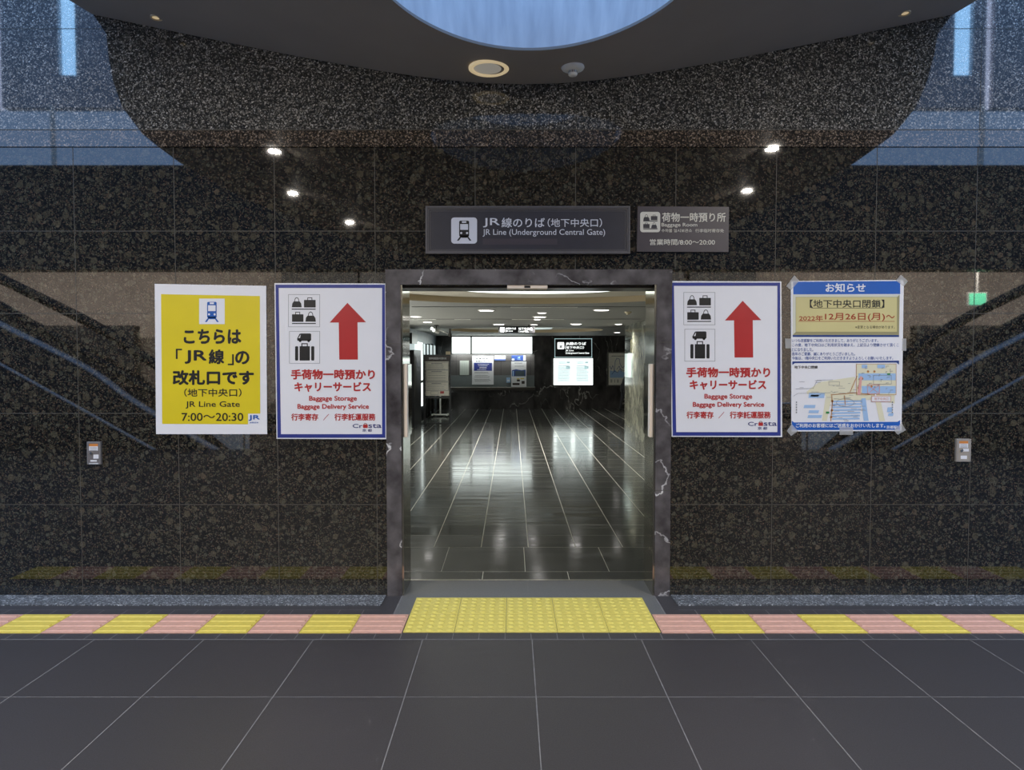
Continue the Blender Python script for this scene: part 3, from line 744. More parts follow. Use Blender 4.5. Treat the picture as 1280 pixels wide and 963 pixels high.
# ------------------------------------------------------------------ doorway fittings
a, b = W(634, 356, YW+.05), W(684, 362, YW+.05)
root = empty('door_sensor', ((a.x+b.x)/2, YW+.06, b.z), 'beige motion sensor under the middle of the marble lintel', 'sensor')
obj('housing', B(a.x, b.x, YW+.002, YW+.089, b.z, ZW[356]-.001, bev=.004), 'beige', root)
obj('lens', B((a.x+b.x)/2-.02, (a.x+b.x)/2+.02, YW+.0005, YW+.003, b.z+.006, b.z+.02), 'ink', root)
for s, lab in ((-1, 'bronze door guard with pink beige edge on left doorway reveal'), (1, 'bronze door guard with pink beige edge on right doorway reveal')):
    z1, z0 = W(640, 455, YW+.17).z, W(640, 545, YW+.12).z
    xw = XL+.012 if s < 0 else XR-.012
    i = -s
    root = empty('door_guard', (xw, YW+.15, z0), lab, 'door guard', 'guards on the doorway reveals')
    xs_ = sorted((xw + i*.0005, xw + i*.022))
    obj('panel', B(xs_[0], xs_[1], YW+.075, YW+.26, z0, z1, bev=.004), 'mirror_metal', root)
    xs_ = sorted((xw + i*.0005, xw + i*.026))
    obj('edge_strip', B(xs_[0], xs_[1], YW+.020, YW+.0745, z0, z1, bev=.004), 'beige', root)
for s, lab in ((-1, 'left glass sliding door leaf parked beside the doorway'), (1, 'right glass sliding door leaf parked beside the doorway')):
    xe = W(511.5, 600, YD+.03).x if s < 0 else W(807.5, 600, YD+.03).x
    root = empty('sliding_door', (xe, YD+.036, .004), lab, 'sliding door', 'glass sliding doors of the doorway')
    x0, x1 = sorted((xe + s*.014, xe + s*.9))
    obj('glass_pane', B(x0, x1, YD+.030, YD+.042, .012, zh+.05), 'glass', root)
    x0, x1 = sorted((xe, xe + s*.0135))
    obj('edge_stile', B(x0, x1, YD+.028, YD+.044, .006, zh+.05), 'glass_edge', root)

# ------------------------------------------------------------------ tactile paving
def tactile(name, kind, label, group, loc, w, d, material):
    bm = bmesh.new(); x, y = loc
    box(bm, x-w/2+.0012, x+w/2-.0012, y-d/2+.0012, y+d/2-.0012, -.01, .004, bev=.0008)
    if kind == 'bars':
        for k in range(4):
            yy = y - d/2 + d*(k+.5)/4
            t = bmesh.new(); bmesh.ops.create_cube(t, size=1)
            for v in t.verts:
                top = v.co.z > 0
                v.co = Vector((x + v.co.x*(w*.93 - (.012 if top else 0)), yy + v.co.y*(.030 if not top else .019), .004 + (v.co.z+.5)*.005))
            join(bm, t)
    else:
        for i in range(5):
            for j in range(5):
                lathe(bm, (x - w/2 + w*(i+.5)/5, y - d/2 + d*(j+.5)/5, 0), [(0, .009), (.0125, .009), (.0165, .0065), (.019, .004)], 14)
    o = obj(name, bm, material, loc=(x, y, 0)); return tag(o, label, 'tactile tile', group)
BX0, BX1, BY0, BY1 = G(503.5, 791).x, G(826, 791).x, gy(791.3), gy(748)
bw, bd = (BX1-BX0)/5, (BY1-BY0)/2
od = ['leftmost', 'second from left', 'middle', 'second from right', 'rightmost']
for i in range(5):
    for j in range(2):
        tactile('dotted_tactile_tile', 'dots', 'yellow dotted tactile tile, %s in the %s row before the doorway' % (od[i], ('outer', 'inner')[j]), 'dotted tiles before the doorway',
                (BX0+bw*(i+.5), BY0+bd*(j+.5)), bw, bd, 'yellow_dot')
SD = gy(769)-gy(792.3); SYC = (gy(769)+gy(792.3))/2
nth = ['first', 'second', 'third', 'fourth', 'fifth', 'sixth', 'seventh', 'eighth', 'ninth', 'tenth']
for s in (-1, 1):
    xb = BX0 if s < 0 else BX1
    for k in range(10):
        yel = k % 2 == 1
        xc = xb + s*(.3*(k+.5)+.004)
        tactile('striped_tactile_tile', 'bars', '%s striped tactile tile, %s one %s of the dotted block' % (('yellow' if yel else 'salmon pink'), nth[k], 'left' if s < 0 else 'right'),
                'striped guiding tiles along the wall', (xc, SYC), .3, SD, 'yellow' if yel else 'pink')

# ------------------------------------------------------------------ signs over the doorway
YP = YW-.03
P = Print(YP)
c = W(659.5, 317.5, YP)
root = empty('direction_sign', (c.x, YP+.015, c.z), 'long dark framed station direction sign with train symbol over the doorway', 'sign')
obj('face', P.sheet([(536, 262), (783.5, 262), (783.5, 314), (536, 314)], .028), 'sign_dark', root)
def sign_frame(P, r0, r1, out, name, m, parent, back=.03):
    bm = bmesh.new()
    (a0, b0, a1, b1), (c0, d0, c1, d1) = r0, r1
    o = [(a0, b0), (a1, b0), (a1, b1), (a0, b1)]; i = [(c0, d0), (c1, d0), (c1, d1), (c0, d1)]
    def pp(q, y): w = P.p(*q); return bm.verts.new((w.x, y, w.z))
    ya, yb_ = P.Y-out, P.Y+back
    O, I, OB, IB = [pp(q, ya) for q in o], [pp(q, ya) for q in i], [pp(q, yb_) for q in o], [pp(q, P.Y+.002) for q in i]
    for k in range(4):
        j = (k+1) % 4
        bm.faces.new([O[k], O[j], I[j], I[k]]); bm.faces.new([O[k], O[j], OB[j], OB[k]]); bm.faces.new([I[k], I[j], IB[j], IB[k]])
    return obj(name, bm, m, parent)
sign_frame(P, (532, 258, 787.5, 317.5), (534.3, 260.2, 785.3, 315.4), .010, 'frame', 'sign_frame', root)
sign_frame(P, (534.3, 260.2, 785.3, 315.4), (536.3, 262.2, 783.3, 313.6), .004, 'inner_frame', 'sign_frame', root)
sign_frame(P, (537.5, 263.5, 782, 312.6), (538.2, 264.2, 781.3, 311.9), .002, 'inner_bead', 'sign_frame', root, .001)
bi, bk = bmesh.new(), bmesh.new()
P.rrect(bi, 564, 272, 596.3, 304.7, 4, 1)
train(P, bk, bi, 580.2, 276, 18.3, 25, 2, 3)
obj('train_symbol', bi, 'sign_icon', root); obj('train_symbol', bk, 'ink', root)
bm = Sink(root, 'lettering', 'sign_icon')
P.text(bm, 'JR', 603.7, 272.8, 624.7, 284.4, .012); P.text(bm, '線のりば', 627, 272.4, 681, 284.6, .012); P.text(bm, '（地下中央口）', 684.5, 273.2, 752.5, 284, .008)
P.text(bm, 'JR Line (Underground Central Gate)', 603.4, 286.6, 756.3, 296, .004)
bm = bmesh.new(); P.rect(bm, 603.5, 298.5, 696.5, 306); obj('cover_strip', bm, M['sign_frame'].copy() if 0 else 'sign_dark_two', root)

P = Print(YW-.018, 790, 255, 9.846)
c = P.p(627, 590)
root = empty('baggage_sign', (c.x, YW-.009, c.z), 'violet grey baggage room sign with opening hours beside the direction sign', 'sign')
obj('face', P.sheet([(70, 30), (1195, 36), (1188, 592), (60, 588)], .017), 'sign_dark_two', root)
bi, bk, bt = bmesh.new(), bmesh.new(), Sink(root, 'lettering', 'sign_icon_warm')
P.rrect(bi, 100, 98, 347, 349, 34, 1)
soft_bag(P, bk, 138, 130, 216, 208, 2); hard_case(P, bk, 232, 135, 312, 200, 2); hard_case(P, bk, 138, 232, 216, 298, 2); soft_bag(P, bk, 236, 228, 308, 300, 2)
P.rect(bk, 138, 205, 314, 216, 2); P.rect(bk, 138, 302, 314, 313, 2)
obj('bag_symbol', bi, 'sign_icon_warm', root); obj('bag_symbol', bk, 'sign_dark', root)
P.text(bt, '荷物一時預り所', 368, 108, 1152, 222, .018); P.text(bt, 'Baggage Room', 363, 235, 803, 292, .012)
P.text(bt, '수하물 일시보관소', 362, 308, 738, 350, .008); P.text(bt, '行李临时寄存处', 778, 308, 1132, 352, .008)
P.text(bt, '営業時間/8:00〜20:00', 218, 433, 1020, 508, .014)

# ------------------------------------------------------------------ posters
def plain(P, parent, name, m, fn, label=None):
    if name in ('lettering', 'sticker', 'map_marks'): fn(Sink(parent, name, m)); return
    bm = bmesh.new(); fn(bm); o = obj(name, bm, m, parent)
    if label: o['label'] = label
    return o
P = Print(YW-.006, 180, 340, 4.129)
c = P.p(345, 838)
root = empty('yellow_poster', (c.x, YW-.003, c.z), 'yellow poster with blue train symbol, leftmost on the granite wall', 'poster')
obj('paper', P.sheet([(55, 62), (630, 72), (635, 838), (62, 838)], .0045), 'paper', root)
plain(P, root, 'yellow_field', 'poster_yellow', lambda bm: P.poly(bm, [(88, 115), (598, 125), (600, 732), (537, 732), (537, 787), (94, 785)], 1))
bw_, bb = bmesh.new(), bmesh.new()
P.rect(bw_, 285, 138, 417, 270, 2); train(P, bb, bw_, 351, 155, 72, 104, 3, 4)
obj('train_symbol', bw_, 'print_white', root); obj('train_symbol', bb, 'logo_blue', root)
def t1(bm):
    for s, x0, y0, x1, y1, b in (('こちらは', 205, 295, 503, 372, .05), ('「', 165, 397, 197, 450, .02), ('JR', 210, 404, 325, 475, .04), ('線', 334, 400, 415, 477, .042), ('」', 433, 425, 464, 482, .02), ('の', 470, 408, 545, 478, .05),
                                 ('改札口です', 148, 507, 568, 585, .05), ('（地下中央口）', 208, 602, 504, 645, .02), ('JR Line Gate', 215, 668, 495, 706, .016), ('7:00〜20:30', 195, 728, 513, 770, .016)):
        P.text(bm, s, x0, y0, x1, y1, b, 3)
plain(P, root, 'lettering', 'ink', t1)
plain(P, root, 'logo', 'logo_blue', lambda bm: (P.text(bm, 'JR', 540, 739, 598, 769, .035, 3), P.text(bm, 'JR西日本', 546, 774, 592, 783, .01, 3)))

def baggage_poster(du, dv, label):
    P = Print(YW-.006, 180, 340, 4.129, du, dv)
    c = P.p(965, 860)
    root = empty('baggage_poster', (c.x, YW-.003, c.z), label, 'poster', 'baggage storage posters beside the doorway')
    obj('laminate', P.sheet([(673, 58), (1250, 60), (1254, 864), (684, 862)], .0045), 'paper', root)
    def border(bm):
        o = [(679, 66), (1243, 66), (1246, 857), (689, 857)]; i = [(695, 83), (1229, 83), (1229, 838), (707, 838)]
        for k in range(4): P.poly(bm, [o[k], o[(k+1) % 4], i[(k+1) % 4], i[k]], 1)
    plain(P, root, 'border', 'poster_blue', border)
    plain(P, root, 'arrow', 'red', lambda bm: (P.poly(bm, [(1050, 160), (1146, 260), (958, 262)], 1), P.poly(bm, [(1005, 261), (1102, 260), (1104, 453), (1008, 453)], 1)))
    plain(P, root, 'symbol_frame', 'line_grey', lambda bm: (P.frame(bm, 746, 117, 907, 284, 2, 1), P.frame(bm, 751, 307, 907, 472, 2, 1)))
    def bags(bm):
        soft_bag(P, bm, 763, 132, 814, 183, 1); hard_case(P, bm, 826, 132, 886, 184, 1); P.rect(bm, 763, 190, 886, 195, 1)
        hard_case(P, bm, 764, 206, 823, 258, 1); soft_bag(P, bm, 833, 206, 887, 257, 1); P.rect(bm, 764, 264, 887, 269, 1)
    plain(P, root, 'bag_symbol', 'ink', bags)
    wb = bmesh.new()
    P.poly(wb, [(797, 342), (809, 323), (806, 342)], 3)
    def van(bm):
        P.poly(bm, [(790, 345), (803, 320), (812, 318), (858, 318), (863, 322), (863, 352), (858, 356), (792, 356)], 1)
        for x in (806, 850): P.disc(bm, x, 356, 7, 1)
        P.rrect(bm, 803, 384, 856, 458, 3, 1); P.rrect(bm, 780, 384, 796, 458, 5, 1); P.rrect(bm, 863, 384, 879, 458, 5, 1)
        P.stroke(bm, [(815, 384), (815, 371), (843, 371), (843, 384)], 5, 1)
    plain(P, root, 'van_and_case_symbol', 'ink', van); obj('van_window', wb, 'print_white', root)
    def tx(bm):
        P.text(bm, '手荷物一時預かり', 758, 503, 1192, 556, .045); P.text(bm, 'キャリーサービス', 776, 568, 1172, 620, .045)
        P.text(bm, 'Baggage Storage', 852, 640, 1099, 673, .035); P.text(bm, 'Baggage Delivery Service', 792, 682, 1161, 715, .035)
        P.text(bm, '行李寄存', 760, 731, 900, 768, .035); P.text(bm, '／', 925, 733, 955, 767, .02); P.text(bm, '行李託運服務', 983, 731, 1195, 768, .035)
    plain(P, root, 'lettering', 'red', tx)
    def lg(bm):
        P.text(bm, 'Cr', 1077, 785, 1128, 806, .03); P.text(bm, 'sta', 1158, 785, 1226, 806, .03); P.text(bm, '京 都', 1127, 811, 1177, 826, .02)
    plain(P, root, 'logo', 'logo_navy', lg)
    plain(P, root, 'logo', 'red', lambda bm: (P.rrect(bm, 1131, 788, 1155, 806, 3, 2), P.arc(bm, 1143, 788, 7, 6, PI, 2*PI, 2.5, 2)))
baggage_poster(0, 0, 'baggage storage poster with red arrow, left of the doorway')
baggage_poster(650 - 644/4.129, -5 + 10/4.129, 'baggage storage poster with red arrow, right of the doorway')

P = Print(YW-.006, 830, 335, 4.129)
c = P.p(945, 842)
root = empty('closure_notice', (c.x, YW-.003, c.z), 'blue and yellow closure notice with station map, taped to the wall', 'poster')
obj('paper', P.sheet([(655, 68), (1238, 62), (1226, 842), (658, 845)], .0045), 'paper', root)
plain(P, root, 'header', 'head_blue', lambda bm: P.poly(bm, [(667, 72), (1219, 68), (1219, 135), (667, 137)], 1))
def panel(bm):
    P.rect(bm, 680, 151, 1203, 331, 1, 0)
    o, i = [(665, 138), (1216, 138), (1213, 347), (664, 347)], [(680, 151), (1203, 151), (1203, 331), (680, 331)]
    for k, mi in ((0, 1), (1, 2), (2, 2), (3, 1)): P.poly(bm, [o[k], o[(k+1) % 4], i[(k+1) % 4], i[k]], 1, mi)
    P.stroke(bm, i, 1.5, 2, 2, True)
bm = bmesh.new(); panel(bm); obj('date_panel', bm, ['panel_yellow', 'panel_light', 'panel_dark'], root)
plain(P, root, 'rule', 'bar_navy', lambda bm: (P.rect(bm, 664, 347, 1213, 357, 1), P.poly(bm, [(662, 483), (1213, 479), (1213, 500), (1200, 489), (675, 492), (662, 502)], 1)))
plain(P, root, 'footer', 'head_blue', lambda bm: P.poly(bm, [(660, 790), (672, 798), (1205, 795), (1218, 786), (1218, 836), (660, 838)], 1))
plain(P, root, 'lettering', 'print_white', lambda bm: (P.text(bm, 'お知らせ', 833, 79, 1040, 126, .03), P.text(bm, 'ご利用のお客様にはご迷惑をおかけいたします。', 680, 803, 1142, 825, .025), P.text(bm, '京都駅', 1147, 814, 1205, 831, .02)))
plain(P, root, 'lettering', 'ink', lambda bm: (P.text(bm, '【地下中央口閉鎖】', 752, 164, 1137, 206, .018), P.rect(bm, 760, 207, 1130, 209, 2), P.text(bm, '※変更となる場合があります。', 987, 298, 1190, 314, 0),
                                               P.text(bm, '地下中央口閉鎖', 673, 505, 793, 521, .02)))
plain(P, root, 'lettering', 'date_red', lambda bm: (P.text(bm, '2022年', 697, 245, 820, 275, .022), P.text(bm, '12月26日(月)', 830, 233, 1140, 276, .022), P.text(bm, '〜', 1146, 243, 1190, 260, .012), P.rect(bm, 694, 275, 1190, 277.5, 2)))
def body(bm):
    for s, y0, x1 in (('いつも京都駅をご利用いただきまして、ありがとうございます。', 366, 1105), ('この度、地下中央口はご利用状況を踏まえ、上記日より閉鎖させて頂くこ', 389, 1211), ('とになりました。', 413, 770),
                      ('長年のご愛顧、誠にありがとうございました。', 435, 985), ('今後は、1階中央口をご利用いただきますようよろしくお願いいたします。', 457, 1182)):
        P.text(bm, s, 660, y0, x1, y0+18, .012)
plain(P, root, 'lettering', 'body_blue', body)
# station map
mapp = []
rnd = random.Random(3)
def map_cream(bm):
    P.poly(bm, [(735, 640), (800, 590), (985, 562), (985, 650), (1190, 655), (1190, 700), (1080, 680), (860, 690), (840, 790), (815, 790), (835, 660), (740, 652)], 1)
    P.rect(bm, 992, 496, 1197, 655, 2); P.poly(bm, [(1085, 660), (1112, 660), (1140, 790), (1112, 790)], 2)
plain(P, root, 'map_ground', 'map_cream', map_cream)
def map_blue(bm):
    for x0, y0, x1, y1 in ((745, 645, 830, 672), (720, 708, 782, 724), (745, 735, 800, 750), (740, 760, 815, 775), (1150, 720, 1180, 745), (1155, 750, 1185, 765), (755, 655, 800, 665)): P.poly(bm, [(x0+4, y0), (x1, y0), (x1-4, y1), (x0, y1)], 2)
    for k in range(7): P.poly(bm, [(868, 685+k*15), (1020-k*2, 683+k*15), (1022-k*2, 692+k*15), (866, 694+k*15)], 2)
    P.rect(bm, 1003, 545, 1195, 580, 3); P.rect(bm, 1020, 610, 1195, 648, 3); P.rect(bm, 1100, 500, 1140, 518, 4); P.rect(bm, 1020, 500, 1048, 518, 4)
    P.poly(bm, [(1018, 675), (1040, 672), (1056, 790), (1030, 790)], 2)
plain(P, root, 'map_buildings', 'map_blue', map_blue)
def map_lines(bm):
    for k in range(46):
        x, y = rnd.uniform(690, 985), rnd.uniform(575, 790)
        if y > 690 and x < 850: x += 170
        w = rnd.uniform(8, 38); P.rect(bm, x, y, x+w, y+1.6, 3)
    for k in range(22):
        x, y = rnd.uniform(995, 1180), rnd.uniform(500, 645); P.rect(bm, x, y, x+rnd.uniform(5, 16), y+2, 5)
        P.rect(bm, x, y, x+1.6, y+rnd.uniform(4, 14), 5)
    P.stroke(bm, [(680, 625), (770, 622), (790, 580), (870, 578)], 1.5, 3); P.stroke(bm, [(668, 662), (690, 648), (860, 645)], 1.5, 3)
    P.frame(bm, 850, 588, 905, 606, 1.4, 3); P.frame(bm, 1080, 555, 1172, 600, 1.6, 5)
    P.arc(bm, 935, 695, 46, 20, 0, 2*PI, 1.6, 4, n=24)
    for x, y in ((683, 690), (1178, 690)):
        for k in range(5): P.rect(bm, x-3, y+k*13, x+3, y+k*13+8, 3)
plain(P, root, 'map_lines', 'line_grey', map_lines)
plain(P, root, 'map_paths', 'map_brown', lambda bm: ([P.stroke(bm, q, 3.5, 4) for q in ([(865, 660), (868, 700), (860, 790)], [(862, 655), (985, 645), (1060, 652)], [(930, 660), (935, 705)], [(960, 640), (995, 560)])], P.frame(bm, 992, 496, 1197, 655, 2, 4),
      [P.disc(bm, *q, 6, 4) for q in ((868, 688), (862, 770), (1010, 575), (1003, 620), (1052, 535), (1085, 535), (1070, 612), (1022, 572), (866, 735))]))
plain(P, root, 'map_route', 'map_pink', lambda bm: (P.poly(bm, [(1010, 560), (1022, 560), (1012, 655), (996, 655)], 5), P.frame(bm, 1050, 603, 1110, 650, 3, 6), P.stroke(bm, [(1050, 603), (1110, 650)], 2.5, 6), P.stroke(bm, [(1110, 603), (1050, 650)], 2.5, 6),
      P.frame(bm, 1070, 663, 1168, 690, 2.5, 7), P.text(bm, '地下中央口', 1083, 669, 1155, 683, .01, 8)))
plain(P, root, 'map_callout', 'print_white', lambda bm: (P.rect(bm, 1070, 663, 1168, 690, 6), P.poly(bm, [(1085, 664), (1100, 664), (1088, 648)], 6)))
plain(P, root, 'map_marks', 'map_green', lambda bm: (P.rect(bm, 835, 742, 852, 752, 5), P.rect(bm, 1150, 545, 1166, 552, 6)))
def tapes():
    for pts in ([(630, 95), (672, 38), (698, 66), (655, 115)], [(1195, 66), (1222, 36), (1258, 68), (1237, 95)], [(633, 842), (658, 806), (692, 842), (655, 868)], [(1185, 838), (1225, 800), (1248, 838), (1205, 862)],
                [(1228, 365), (1250, 365), (1250, 428), (1226, 428)], [(624, 365), (656, 365), (656, 415), (626, 415)], [(905, 822), (975, 822), (975, 862), (905, 862)]):
        bm = bmesh.new(); P.poly(bm, pts, 3); o = obj('tape', bm, 'tape', root); o['label'] = 'clear tape'
tapes()

# ------------------------------------------------------------------ switch boxes on the wall
def switch_box(u0, v0, u1, v1, m, label, kind):
    P = Print(YW-.022, u0, v0, 1.0); w, h = u1-u0, v1-v0
    c = P.p(w/2, h)
    root = empty('switch_box', (c.x, YW-.011, c.z), label, 'switch box')
    a, b = P.p(0, 0), P.p(w, h)
    obj('cover', B(a.x, b.x, YW-.022, YW-.001, b.z, a.z, bev=.002), m, root)
    sh = bmesh.new(); P.frame(sh, 1.0, 1.0, w-1.0, h-1.0, .5, 1); obj('cover_seam', sh, 'line_grey', root)
    plain(P, root, 'warning_sticker', 'orange', lambda bm: P.rect(bm, w*.18, h*.09, w*.80, h*.20, 1))
    plain(P, root, 'sticker', 'print_white', lambda bm: (P.rect(bm, w*.18, h*.20, w*.80, h*.39, 1), P.rect(bm, w*(.45 if kind else .48), h*(.42 if kind else .56), w*.85, h*(.55 if kind else .74), 1), P.rect(bm, w*.27, h*(.73 if kind else .80), w*.72, h*(.88 if kind else .87), 1),
          *([] if kind else [P.rect(bm, w*.17, h*.93, w*.83, h*.985, 1)])))
    plain(P, root, 'print', 'line_grey', lambda bm: [P.rect(bm, w*.24, h*(.23+.045*k), w*.74, h*(.245+.045*k), 2) for k in range(4)])
    bm = bmesh.new(); q = P.p(w*.33, h*.50); cyl(bm, (q.x, YW-.025, q.z), .009, .008, 16, axis='Y'); obj('key_lock', bm, 'steel', root)
switch_box(108.2, 552.5, 126, 581, 'box_grey', 'grey switch box with orange sticker on wall below yellow poster', 0)
switch_box(1196, 549, 1213.6, 577.5, 'box_beige', 'beige switch box with orange sticker on wall right of map notice', 1)

# ------------------------------------------------------------------ hall: ceiling fittings
def hall_lamp(u, v, wpx, label, energy=None, m='lamp', cat='ceiling light', name='ceiling_light'):
    d = ray(u, v); q = CAM + d*((HZ-CAM.z)/d.z); r = wpx/2*q.y/FPX
    root = empty(name, (q.x, q.y, HZ), label, cat, 'ceiling lights of the hall')
    bm = bmesh.new(); lathe(bm, (q.x, q.y, HZ), [(r*1.14, 0), (r*1.14, -.008), (r, -.012), (r, -.004)], 28); obj('trim_ring', bm, 'white', root)
    bm = bmesh.new(); lathe(bm, (q.x, q.y, HZ-.005), [(r, 0), (r*.9, -.008), (0, -.012)], 28); obj('diffuser', bm, m, root)
    if energy: area('hall_lamp_light', (q.x, q.y, HZ-.03), .2, energy, (1, .96, .9), spread=2.3)
    return q
HLP = [(608, 387.7, 19, 'round ceiling light of the hall, left of middle in the nearest row'), (677.5, 390.7, 11, 'small ceiling light of the hall, nearest of the middle column'), (674.7, 395.8, 16, 'wide ceiling light of the hall, second of the middle column'),
       (671.5, 399, 9, 'small ceiling light of the hall, third of the middle column'), (623.6, 405.3, 14, 'round ceiling light of the hall, above the left end of the hanging sign'), (667.7, 405.6, 9, 'small ceiling light just above the right end of the hanging sign'),
       (720.3, 404.9, 14, 'round ceiling light of the hall above the black lit sign'), (773, 405, 9, 'ceiling light of the hall beside the grey green wall'), (752, 387.2, 19, 'round ceiling light of the hall, right in the nearest row'),
       (520, 395.6, 13, 'ceiling light of the hall at the far left edge of the doorway'), (534.5, 402.5, 11, 'ceiling light of the hall above the lit shop front'), (771.5, 415.5, 8, 'dim ceiling light in front of the framed map')]
for u, v, w, lab in HLP: hall_lamp(u, v, w, lab, HALL_LAMP)
# lamps close behind the lintel, out of sight from the front, light the near half of the hall
for x, y in ((-1.6, 6.2), (2.0, 6.2)):
    pass
d = ray(785, 390); q = CAM + d*((HZ-CAM.z)/d.z)
root = empty('smoke_detector', (q.x, q.y, HZ), 'yellowish smoke detector on the hall ceiling near the right wall', 'smoke detector')
bm = bmesh.new(); lathe(bm, (q.x, q.y, HZ), [(.055, 0), (.055, -.012), (.04, -.022), (0, -.023)]); obj('base', bm, 'cream', root)
bm = bmesh.new(); lathe(bm, (q.x, q.y, HZ-.02), [(.028, 0), (.026, -.02), (0, -.024)]); obj('sensor_head', bm, 'cream', root)
for E, k, lab in ((E1, 1.0, 'curved strip lamp inside the tan rimmed ceiling recess nearest the doorway'), (E2, .75, 'oval strip lamp inside the far ceiling recess behind the hanging sign')):
    cx_, cy_ = E[0], E[1] + (.35 if k == 1 else 0)
    a_, b_ = E[2]*.42, E[3]*.30
    if k != 1: a_ *= .8
    bm = bmesh.new(); tube(bm, [(x, y, HZ+.055) for x, y in ell(cx_, cy_, a_, b_, 60)] + [(cx_+a_, cy_, HZ+.055)], .018, 8); obj('recess_lamp', bm, 'lit_tube' if k == 1 else 'lightbox_dim', hall_ceiling)
def slot(v, segs, label):
    yv = CAM + ray(640, v)*((HZ-CAM.z)/ray(640, v).z); y = yv.y
    root = empty('ceiling_slot', (.3, y, HZ), label, 'ceiling vent', 'air slots of the hall ceiling')
    x0, x1 = W(segs[0][0], v, y).x, W(segs[-1][1], v, y).x
    obj('slot_frame', B(x0-.01, x1+.01, y-.035, y+.035, HZ-.004, HZ-.0005), 'black', root)
    for u0, u1, m in segs:
        if m: obj('diffuser_strip', B(W(u0, v, y).x, W(u1, v, y).x, y-.03, y+.03, HZ-.012, HZ-.0045), m, root)
slot(383.6, [(516, 638, None), (638, 690, 'white'), (690, 722, 'white'), (722, 806, None)], 'long dark and white air slot nearest across the hall ceiling')
slot(399, [(512, 545, 'white'), (545, 568, None), (568, 588, 'white'), (588, 640, None), (640, 705, 'white'), (705, 800, None)], 'middle dark and white air slot across the hall ceiling')
slot(409, [(545, 640, None), (640, 692, 'white'), (692, 770, None)], 'far dark air slot across the hall ceiling behind the hanging sign')
# hanging sign
Yh = 15.0; P = Print(Yh)
c = W(646, 416, Yh)
root = empty('hanging_sign', (c.x, Yh+.05, c.z), 'black hanging sign with white lettering under the hall ceiling', 'sign')
obj('housing', P.sheet([(623, 408), (668.5, 408), (668.5, 416.2), (623, 416.2)], .1), 'black', root)
for u in (630, 661):
    q = W(u, 408, Yh); bm = bmesh.new(); cyl(bm, (q.x, Yh+.05, (q.z+HZ)/2), .01, HZ-q.z, 12); obj('hanger', bm, 'dark_metal', root)
plain(P, root, 'lettering', 'lit_white', lambda bm: (P.rrect(bm, 625, 409.4, 631, 415, .8, 1), P.text(bm, 'JR線のりば', 632, 409.5, 645, 412.6, .03, 1), P.text(bm, 'JR Line', 632, 413, 641, 415.2, .03, 1), P.text(bm, '地下中央口', 648, 409.5, 665, 412.8, .03, 1), P.text(bm, 'Central Gate', 648, 413.2, 660, 415.4, .02, 1)))
# twin camera housing on a ceiling arm, left; lens glow added to brighten it
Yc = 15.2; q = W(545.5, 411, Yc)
root = empty('spotlight', (q.x, Yc, q.z), 'white twin camera housing with added lens glow on a ceiling bracket above the notice stand', 'spotlight')
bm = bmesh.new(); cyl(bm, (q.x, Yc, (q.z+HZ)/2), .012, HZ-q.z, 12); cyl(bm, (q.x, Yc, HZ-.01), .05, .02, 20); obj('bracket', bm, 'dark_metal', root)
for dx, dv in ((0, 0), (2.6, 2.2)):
    bm = bmesh.new(); tube(bm, [W(540+dx, 411+dv, Yc-.10), W(542.5+dx, 412.3+dv, Yc-.06), W(545.5+dx, 413.5+dv, Yc-.01)], .036, 14); h = obj('twin_housing', bm, 'white', root)
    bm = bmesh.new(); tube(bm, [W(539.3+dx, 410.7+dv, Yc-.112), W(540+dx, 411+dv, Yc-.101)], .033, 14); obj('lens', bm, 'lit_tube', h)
bm = bmesh.new(); tube(bm, [W(547, 411.5, Yc), W(562, 418.5, Yc)], .012, 10); obj('arm', bm, 'white', root)
bm = bmesh.new(); q2 = W(562.5, 418.5, Yc); cyl(bm, (q2.x, Yc, q2.z+.05), .022, .16, 14); cyl(bm, (q2.x, Yc, q2.z-.01), .04, .06, 16); obj('camera_head', bm, 'dark_metal', root)

# ------------------------------------------------------------------ hall: back wall
YK = HF-.03
def sheet_thing(name, q, Y, depth, m, label, cat, group=None, ): 
    P = Print(Y); x = [a for a, b in q]; c = W(sum(x)/len(x), max(b for a, b in q), Y)
    root = empty(name, (c.x, Y+depth/2, c.z), label, cat, group)
    obj('panel', P.sheet(q, depth), m, root)
    return root, P
def RQ(u0, v0, u1, v1): return [(u0, v0), (u1, v0), (u1, v1), (u0, v1)]
# ticket counter: recessed panels, worktop, lit header
P = Print(HF-.2); c = W(616, 511, HF-.2)
root = empty('ticket_counter', (c.x, HF-.1, 0), 'grey ticket counter with dark marble base along the hall back wall', 'counter')
counter = root
a, b = W(563.5, 443, HF-.04), W(668, 484.5, HF-.04)
root = empty('panel_wall', ((a.x+b.x)/2, HF-.03, b.z), 'taupe panelled wall recess above the ticket counter', 'wall panelling')
obj('panelling', B(a.x, b.x, HF-.06, HF-.01, b.z, a.z), 'counter_grey', root)
a2, b2 = W(563.5, 469.5, HF-.07), W(668, 484.5, HF-.07)
obj('screen', B(a2.x, b2.x, HF-.075, HF-.0605, b2.z+.02, a2.z), 'counter_glass', root)
bm = bmesh.new()
for u in (570, 612, 626, 643, 663): P2 = Print(HF-.061); P2.rect(bm, u, 443.5, u+.35, 469, 1)
P2.rect(bm, 563.5, 451.5, 668, 451.8, 1); obj('panel_joint', bm, 'black', root)
root = counter
a, b = W(563, 484, HF-.3), W(669, 488, HF-.3); ctop = a.z
obj('worktop', B(a.x, b.x, HF-.34, HF-.01, b.z, a.z, bev=.004), 'dark_metal', root)
obj('top_edge', B(a.x, b.x, HF-.345, HF-.3405, a.z-.015, a.z), 'steel', root)
a3, b3 = W(563.5, 491, HF-.12), W(667, 511, HF-.12)
